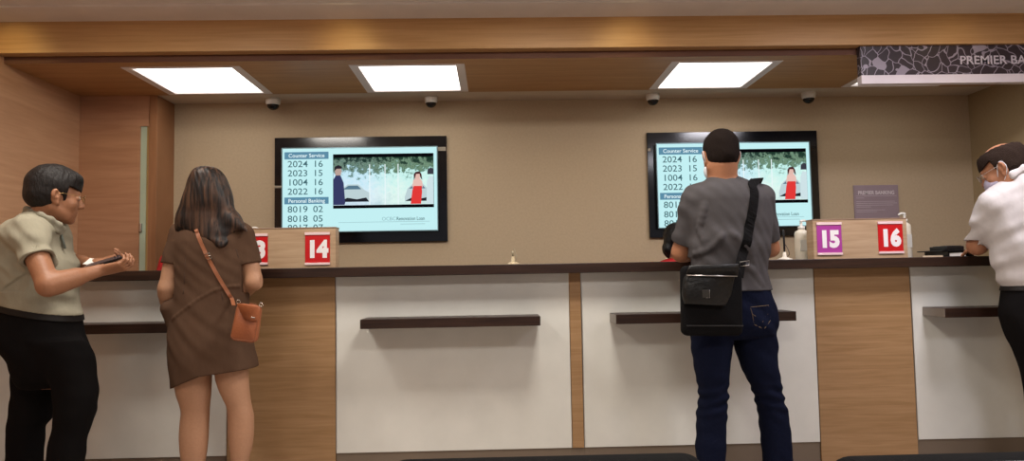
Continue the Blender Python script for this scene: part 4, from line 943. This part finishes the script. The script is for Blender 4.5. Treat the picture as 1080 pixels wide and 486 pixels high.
# black messenger bag
tb = thing('shoulder_bag', 'black leather and nylon shoulder bag on the back of the man in grey', 'bag', P(750, 340, 3.36))
M_nyl = mat('black_nylon', rgb(15, 14, 15), .9, spec=.1, bump=(200, .3)); M_bl = mat('black_bag_leather', rgb(14, 13, 12), .42, spec=.35, bump=(50, .5))
st = onback(FT, [(797, 193), (797, 200), (795.5, 212), (793, 226), (790, 240), (787, 254), (784, 266)], 3.42, .004)+[P(781, 279, 3.385), P(779, 292, 3.37)]
fr = [P(800, 188, 3.55), P(797, 195, 3.66), P(780, 235, 3.71), P(750, 275, 3.71), P(732, 285, 3.62), P(724, 290, 3.46), P(724, 300, 3.37)]
pts = smoothpts(fr[::-1]+st, 4); bm = bmesh.new(); tube(bm, pts, 0, flat=(.046, .004, [FT.grad(p) for p in pts])); fin('strap', bm, M_nyl, tb)
Mb = Matrix.Translation(P(750.5, 317, 3.36)) @ Matrix.Rotation(.02, 4, 'Y')
bm = bmesh.new(); slab(bm, outline(.143, .163, .03), -.02, .035, Mb); fin('body', bm, M_nyl, tb, True)
Mf = Matrix.Translation(P(748.5, 301, 3.33)) @ Matrix.Rotation(.03, 4, 'Y')
bm = bmesh.new(); slab(bm, [(-.092, .088), (.122, .098), (.118, .06), (.098, -.04), (.07, -.094), (-.118, -.086), (-.128, -.04), (-.12, .03)][::-1], -.025, .03, Mf); fin('front_pocket', bm, M_bl, tb, True, label='glossy black leather front pocket')
bm = bmesh.new(); slab(bm, [(-.10, .092), (.126, .102), (.124, .05), (-.118, .052)][::-1], -.034, -.018, Mf); fin('flap', bm, M_bl, tb, True)
bm = bmesh.new(); tube(bm, [Mf @ Vector((-.116, -.036, .046)), Mf @ Vector((.0, -.038, .045)), Mf @ Vector((.118, -.036, .044))], .0022, 6); fin('zip', bm, M_metal, tb, True, label='metal zip line')
bm = bmesh.new(); box(bm, -.044, -.010, -.031, -.0285, -.056, -.02, .001, M=Mf); tg = fin('badge', bm, mat('dark_badge', rgb(40, 36, 30), .4), tb)
bm = bmesh.new(); tube(bm, [Mf @ Vector((-.010, -.031, -.02)), Mf @ Vector((-.010, -.031, -.056)), Mf @ Vector((-.026, -.031, -.056))], .0014, 6); fin('badge_edge', bm, M_metal, tg, True)
bm = bmesh.new(); box(bm, -.125, .14, -.026, -.022, -.118, -.112, .001, M=Mb); fin('lower_seam', bm, mat('nylon_binding', rgb(26, 24, 24), .8), tb)
bm = bmesh.new(); c = P(785, 277, 3.385); tube(bm, [c+Vector((-.022, -.006, .004)), c+Vector((.022, -.006, .01)), c+Vector((.02, -.006, -.012)), c+Vector((-.024, -.006, -.016))], .0024, 6, True); fin('strap_ring', bm, M_metal, tb, True)

# ---------------------------------------------------------------- 4. man in a white shirt at the far counter place
Y4 = 3.55
sh4 = secs([(176, 1066, 1096, .06), (183, 1056, 1106, .09), (192, 1051, 1117, .12), (203, 1045, 1126, .135), (220, 1041, 1132, .145), (244, 1044, 1134, .145), (262, 1047, 1134, .14), (278, 1050.5, 1134, .135), (294, 1056.5, 1135, .13), (303, 1062, 1136, .125), (312, 1064, 1136, .12)], Y4)
pe4 = secs([(296, 1063, 1136, .12), (306, 1060.5, 1138, .125), (326, 1058.5, 1141, .135), (342, 1062, 1142, .13), (356, 1067, 1142, .12), (372, 1076, 1141, .07)], Y4)
l4a = secs([(330, 1060, 1103, .1), (350, 1065, 1106, .1), (367, 1072, 1109, .095), (400, 1083, 1113, .085), (440, 1087, 1116, .075), (480, 1088, 1116, .068), (512, 1090, 1114, .062)], Y4)
l4b = secs([(330, 1098, 1141, .1), (360, 1103, 1142, .1), (400, 1112, 1144, .085), (440, 1118, 1146, .075), (480, 1121, 1148, .068), (512, 1123, 1147, .062)], Y4+.05)
H4 = Head(P(1058.5, 178.5, Y4+.02), -44, 27, 1.05, 0)
sL, eL, wL = P(1043, 214, Y4+.02), P(1030.5, 259, 3.70), P(1036, 259, 3.95)
sR, eR, wR = P(1122, 214, Y4+.02), P(1132, 259, 3.64), P(1112, 262, 3.95)
F = Fld((2.2, 3.3, .02), (3.05, 4.22, 1.78), .0046)
H4.build(F, P(1076, 196, Y4-.02), .06)
F.loft(grow(sh4, -.02), .03); F.loft(grow(l4a, -.02), .02); F.loft(grow(l4b, -.02), .02)
F.chain([sL, eL, wL], [.05, .046, .030], .02); F.rc(eL*.5+wL*.5, eL*.8+wL*.2, .040, .046, .02); F.chain([sR, eR, wR], [.05, .044, .029], .02)
hand(F, np.array(wL)+[0, .02, 0], (.4, .9, -.05), (.1, 0, -1), 1, (.3, .3, .2), .05, 1.0, .3); hand(F, np.array(wR)+[0, .02, 0], (-.4, .9, -.05), (-.1, 0, -1), -1, (.45, .5, .3), .03, 1.0, .4)
p4 = person(F, (P(1098, 300, Y4).x, Y4, 0), 'balding man in a white shirt bent over the counter beside the black document tray', M_skin['tan']); eyes(p4, H4)
F = Fld((2.25, 3.3, 1.35), (2.75, 3.85, 1.78), .003)
hairshell(F, H4, .011, .05, -.055, .033, .02); H4.e(F, (0, -.035, .140), (.080, .125, .076), .006, 's')
F.warp(hairnoise(.001, 200)); wear(F, 'hair', mat('greying_dark_hair', rgb(42, 31, 25), .9, spec=.1, bump=(240, .8)), p4)
F = Fld((2.2, 3.4, 1.30), (2.75, 3.95, 1.72), .003)
H4.e(F, (0, .050, -.048), (.062, .064, .054), .004); F.plane(H4.w(0, .04, 0), H4.R@np.array([0, -1., 0])); F.plane(H4.w(0, .0, -.008), H4.R@np.array([0, -.15, 1.]))
mk = wear(F, 'face_mask', mat('lilac_mask', rgb(158, 150, 168), .85), p4); loops(H4, mk)
glasses(p4, H4, mat('silver_wire', rgb(190, 186, 184), .25, metal=1))
F = Fld((2.15, 3.3, .95), (3.1, 3.92, 1.68), .0042)
F.loft(sh4, .02); F.chain([P(1050, 217, Y4), P(1040, 232, Y4+.05), sL+(eL-sL)*.9], [.083, .072, .058], .03); F.chain([P(1118, 208, Y4), sR+(eR-sR)*.84], [.085, .068], .03)
F.warp(folds(.008, 15, 3.0, .9)); F.warp(folds(.0045, 38, 1.5, -.9));
aL = np.array(eL-sL); F.plane(sL+(eL-sL)*.90, np.array([-.1, 0, -1.]), lo=(2.1, 3.3, 1.05), hi=(P(1044, 260, Y4).x, 3.92, 1.35)); F.plane(sR+(eR-sR)*.88, (0, 0, -1.), lo=(P(1128, 260, Y4).x, 3.3, 1.05), hi=(3.1, 3.92, 1.35))
F.rc(sL+(eL-sL)*.75, eL+(eL-sL)*.1, .050, .052, .003, 's'); F.plane(P(1098, 303, Y4), (.05, 0, -1.))
sh_o = wear(F, 'shirt', cloth('white_shirt_cotton', rgb(180, 174, 172), .3), p4)
F = Fld((2.3, 3.3, 1.3), (2.95, 3.9, 1.68), .003)
rg = [P(px, py, y) for px, py, y in ((1060, 194, Y4+.04), (1063, 191, Y4-.03), (1069, 186, Y4-.07), (1080, 179, Y4-.085), (1092, 182, Y4-.05), (1096, 188, Y4), (1088, 194, Y4+.07), (1070, 196, Y4+.09), (1060, 194, Y4+.04))]
F.chain(rg, [.009]*9, .012); F.chain([r+Vector((-.004, .004, .018)) for r in rg], [.007]*9, .02); wear(F, 'collar', cloth('white_collar_cotton', rgb(186, 180, 178), .1), sh_o)
F = Fld((2.25, 3.3, .02), (3.15, 3.8, 1.12), .0046)
F.loft(pe4, .02); F.loft(l4a, .02); F.loft(l4b, .02); F.warp(folds(.004, 22, 1.2, .6)); F.plane(P(1098, 300, Y4), (0, 0, 1.)); wear(F, 'trousers', cloth('black_trouser_wool', rgb(17, 15, 15), .35), p4)
F = Fld((2.25, 3.3, .9), (3.15, 3.8, 1.12), .0036); F.loft(grow(pe4, .006), .01); F.plane(P(1098, 298, Y4), (0, 0, 1.)); F.plane(P(1098, 306, Y4), (0, 0, -1.)); wear(F, 'belt', mat('black_belt_leather', rgb(24, 20, 18), .6, spec=.2), p4)
shoes(p4, [(l4a[-1][1], Y4), (l4b[-1][1], Y4+.05)], M_black, 0)

# ---------------------------------------------------------------- tellers seated behind the counter
def teller(cx_, cy_, zh, lab, lean, hairlong):
    base = (cx_, cy_, 0); H = Head((cx_, cy_, zh), 180+lean, 16, .97); zs = zh-(.135 if hairlong else .20)
    F = Fld((cx_-.36, cy_-.55, .02), (cx_+.36, cy_+.36, zh+.17), .005)
    H.build(F, (cx_, cy_+.03, zs+.02), .05, True)
    tor = [(zs+.03, cx_, cy_+.03, .055, .05), (zs, cx_, cy_+.03, .12, .07), (zs-.05, cx_, cy_+.035, .19, .09), (zs-.15, cx_, cy_+.04, .19, .105), (zs-.35, cx_, cy_+.05, .15, .10), (zs-.55, cx_, cy_+.06, .18, .13), (zs-.62, cx_, cy_+.06, .17, .12)]
    F.loft(grow(tor[1:], -.015), .03)
    arms = []
    for q in (-1, 1):
        s_, e_, w_ = np.array((cx_+q*.17, cy_+.03, zs-.05)), np.array((cx_+q*.235, cy_-.04, zs-.30)), np.array((cx_+q*.12, cy_-.26, zs-.33)); arms.append((s_, e_, w_))
        F.chain([s_, e_, w_], [.04, .036, .025], .02); hand(F, w_, (-q*.4, -.9, 0), (0, 0, -1), 1 if q < 0 else -1, (.2, .3, .2), .04, .92, .3)
        hp, kn_, an = np.array((cx_+q*.09, cy_+.05, zs-.58)), np.array((cx_+q*.10, cy_-.36, zs-.54)), np.array((cx_+q*.10, cy_-.30, .09)); F.chain([hp, kn_, an], [.075, .055, .038], .03); F.rc(an-[0, 0, .03], an-[0, .14, .05], .034, .024, .02)
    p = person(F, base, lab, M_skin['pale'])
    F = Fld((cx_-.36, cy_-.35, zs-.66), (cx_+.36, cy_+.3, zs+.1), .005); F.loft(grow(tor, .004), .02)
    for s_, e_, w_ in arms: F.chain([s_, e_, e_*.25+w_*.75], [.056, .046, .036], .03); F.rc(e_*.5+w_*.5, w_, .028, .028, .003, 's')
    F.rc(H.w(0, .05, -.16), H.w(0, .10, -.20), .035, .03, .006, 's'); F.warp(folds(.003, 24, 1, .5)); wear(F, 'jacket', mat('red_uniform', rgb(176, 26, 30), .75, bump=(30, .3)), p)
    F = Fld((cx_-.2, cy_-.2, zh-.26), (cx_+.2, cy_+.2, zh+.16), .0035)
    H.e(F, (0, -.02, .035), (.088, .105, .095), .01); H.e(F, (0, -.045, -.06), (.080, .06, .075), .03)
    if hairlong:
        for q in (-1, 1): F.chain([H.w(q*.075, .0, .0), H.w(q*.086, .012, -.05), H.w(q*.072, .03, -.10)], [.020, .020, .006], .03)
    H.e(F, (0, .10, -.035), (.062, .085, .085), .012, 's'); F.warp(hairnoise(.0014)); wear(F, 'hair', M_hairb, p); eyes(p, H)
    for q in (-1, 1): pass
    t = thing('task_chair', 'grey office chair under the teller behind '+('the man in grey' if hairlong else 'the woman in brown'), 'chair', (cx_, cy_+.06, 0))
    zt = zs-.66; B('seat', cx_-.22, cx_+.22, cy_-.16, cy_+.28, zt-.07, zt-.005, mat('grey_chair_cloth', rgb(70, 70, 74), .9), t, .02, 3)
    bm = bmesh.new(); tube(bm, [(cx_, cy_+.06, .06), (cx_, cy_+.06, zt-.07)], .025, 12); fin('column', bm, M_black, t, True)
    for k in range(5):
        a = k*2*math.pi/5+.3; bm = bmesh.new(); tube(bm, [(cx_, cy_+.06, .07), (cx_+.24*math.cos(a), cy_+.06+.24*math.sin(a), .05)], .014, 8)
        lathe(bm, [(.02, -.05), (.024, -.03), (.02, -.008)], (cx_+.24*math.cos(a), cy_+.06+.24*math.sin(a), .05), 10); fin('leg', bm, M_black, t, True)
c = P(197, 262, 4.68); teller(c.x, 4.78, c.z+.175, 'person in a red jacket seated behind the counter, hidden behind the woman in brown', 10, False)
c = P(719, 254, 4.68); teller(c.x, 4.78, c.z, 'black-haired person in a red jacket seated behind the counter beyond the man in grey', -20, True)
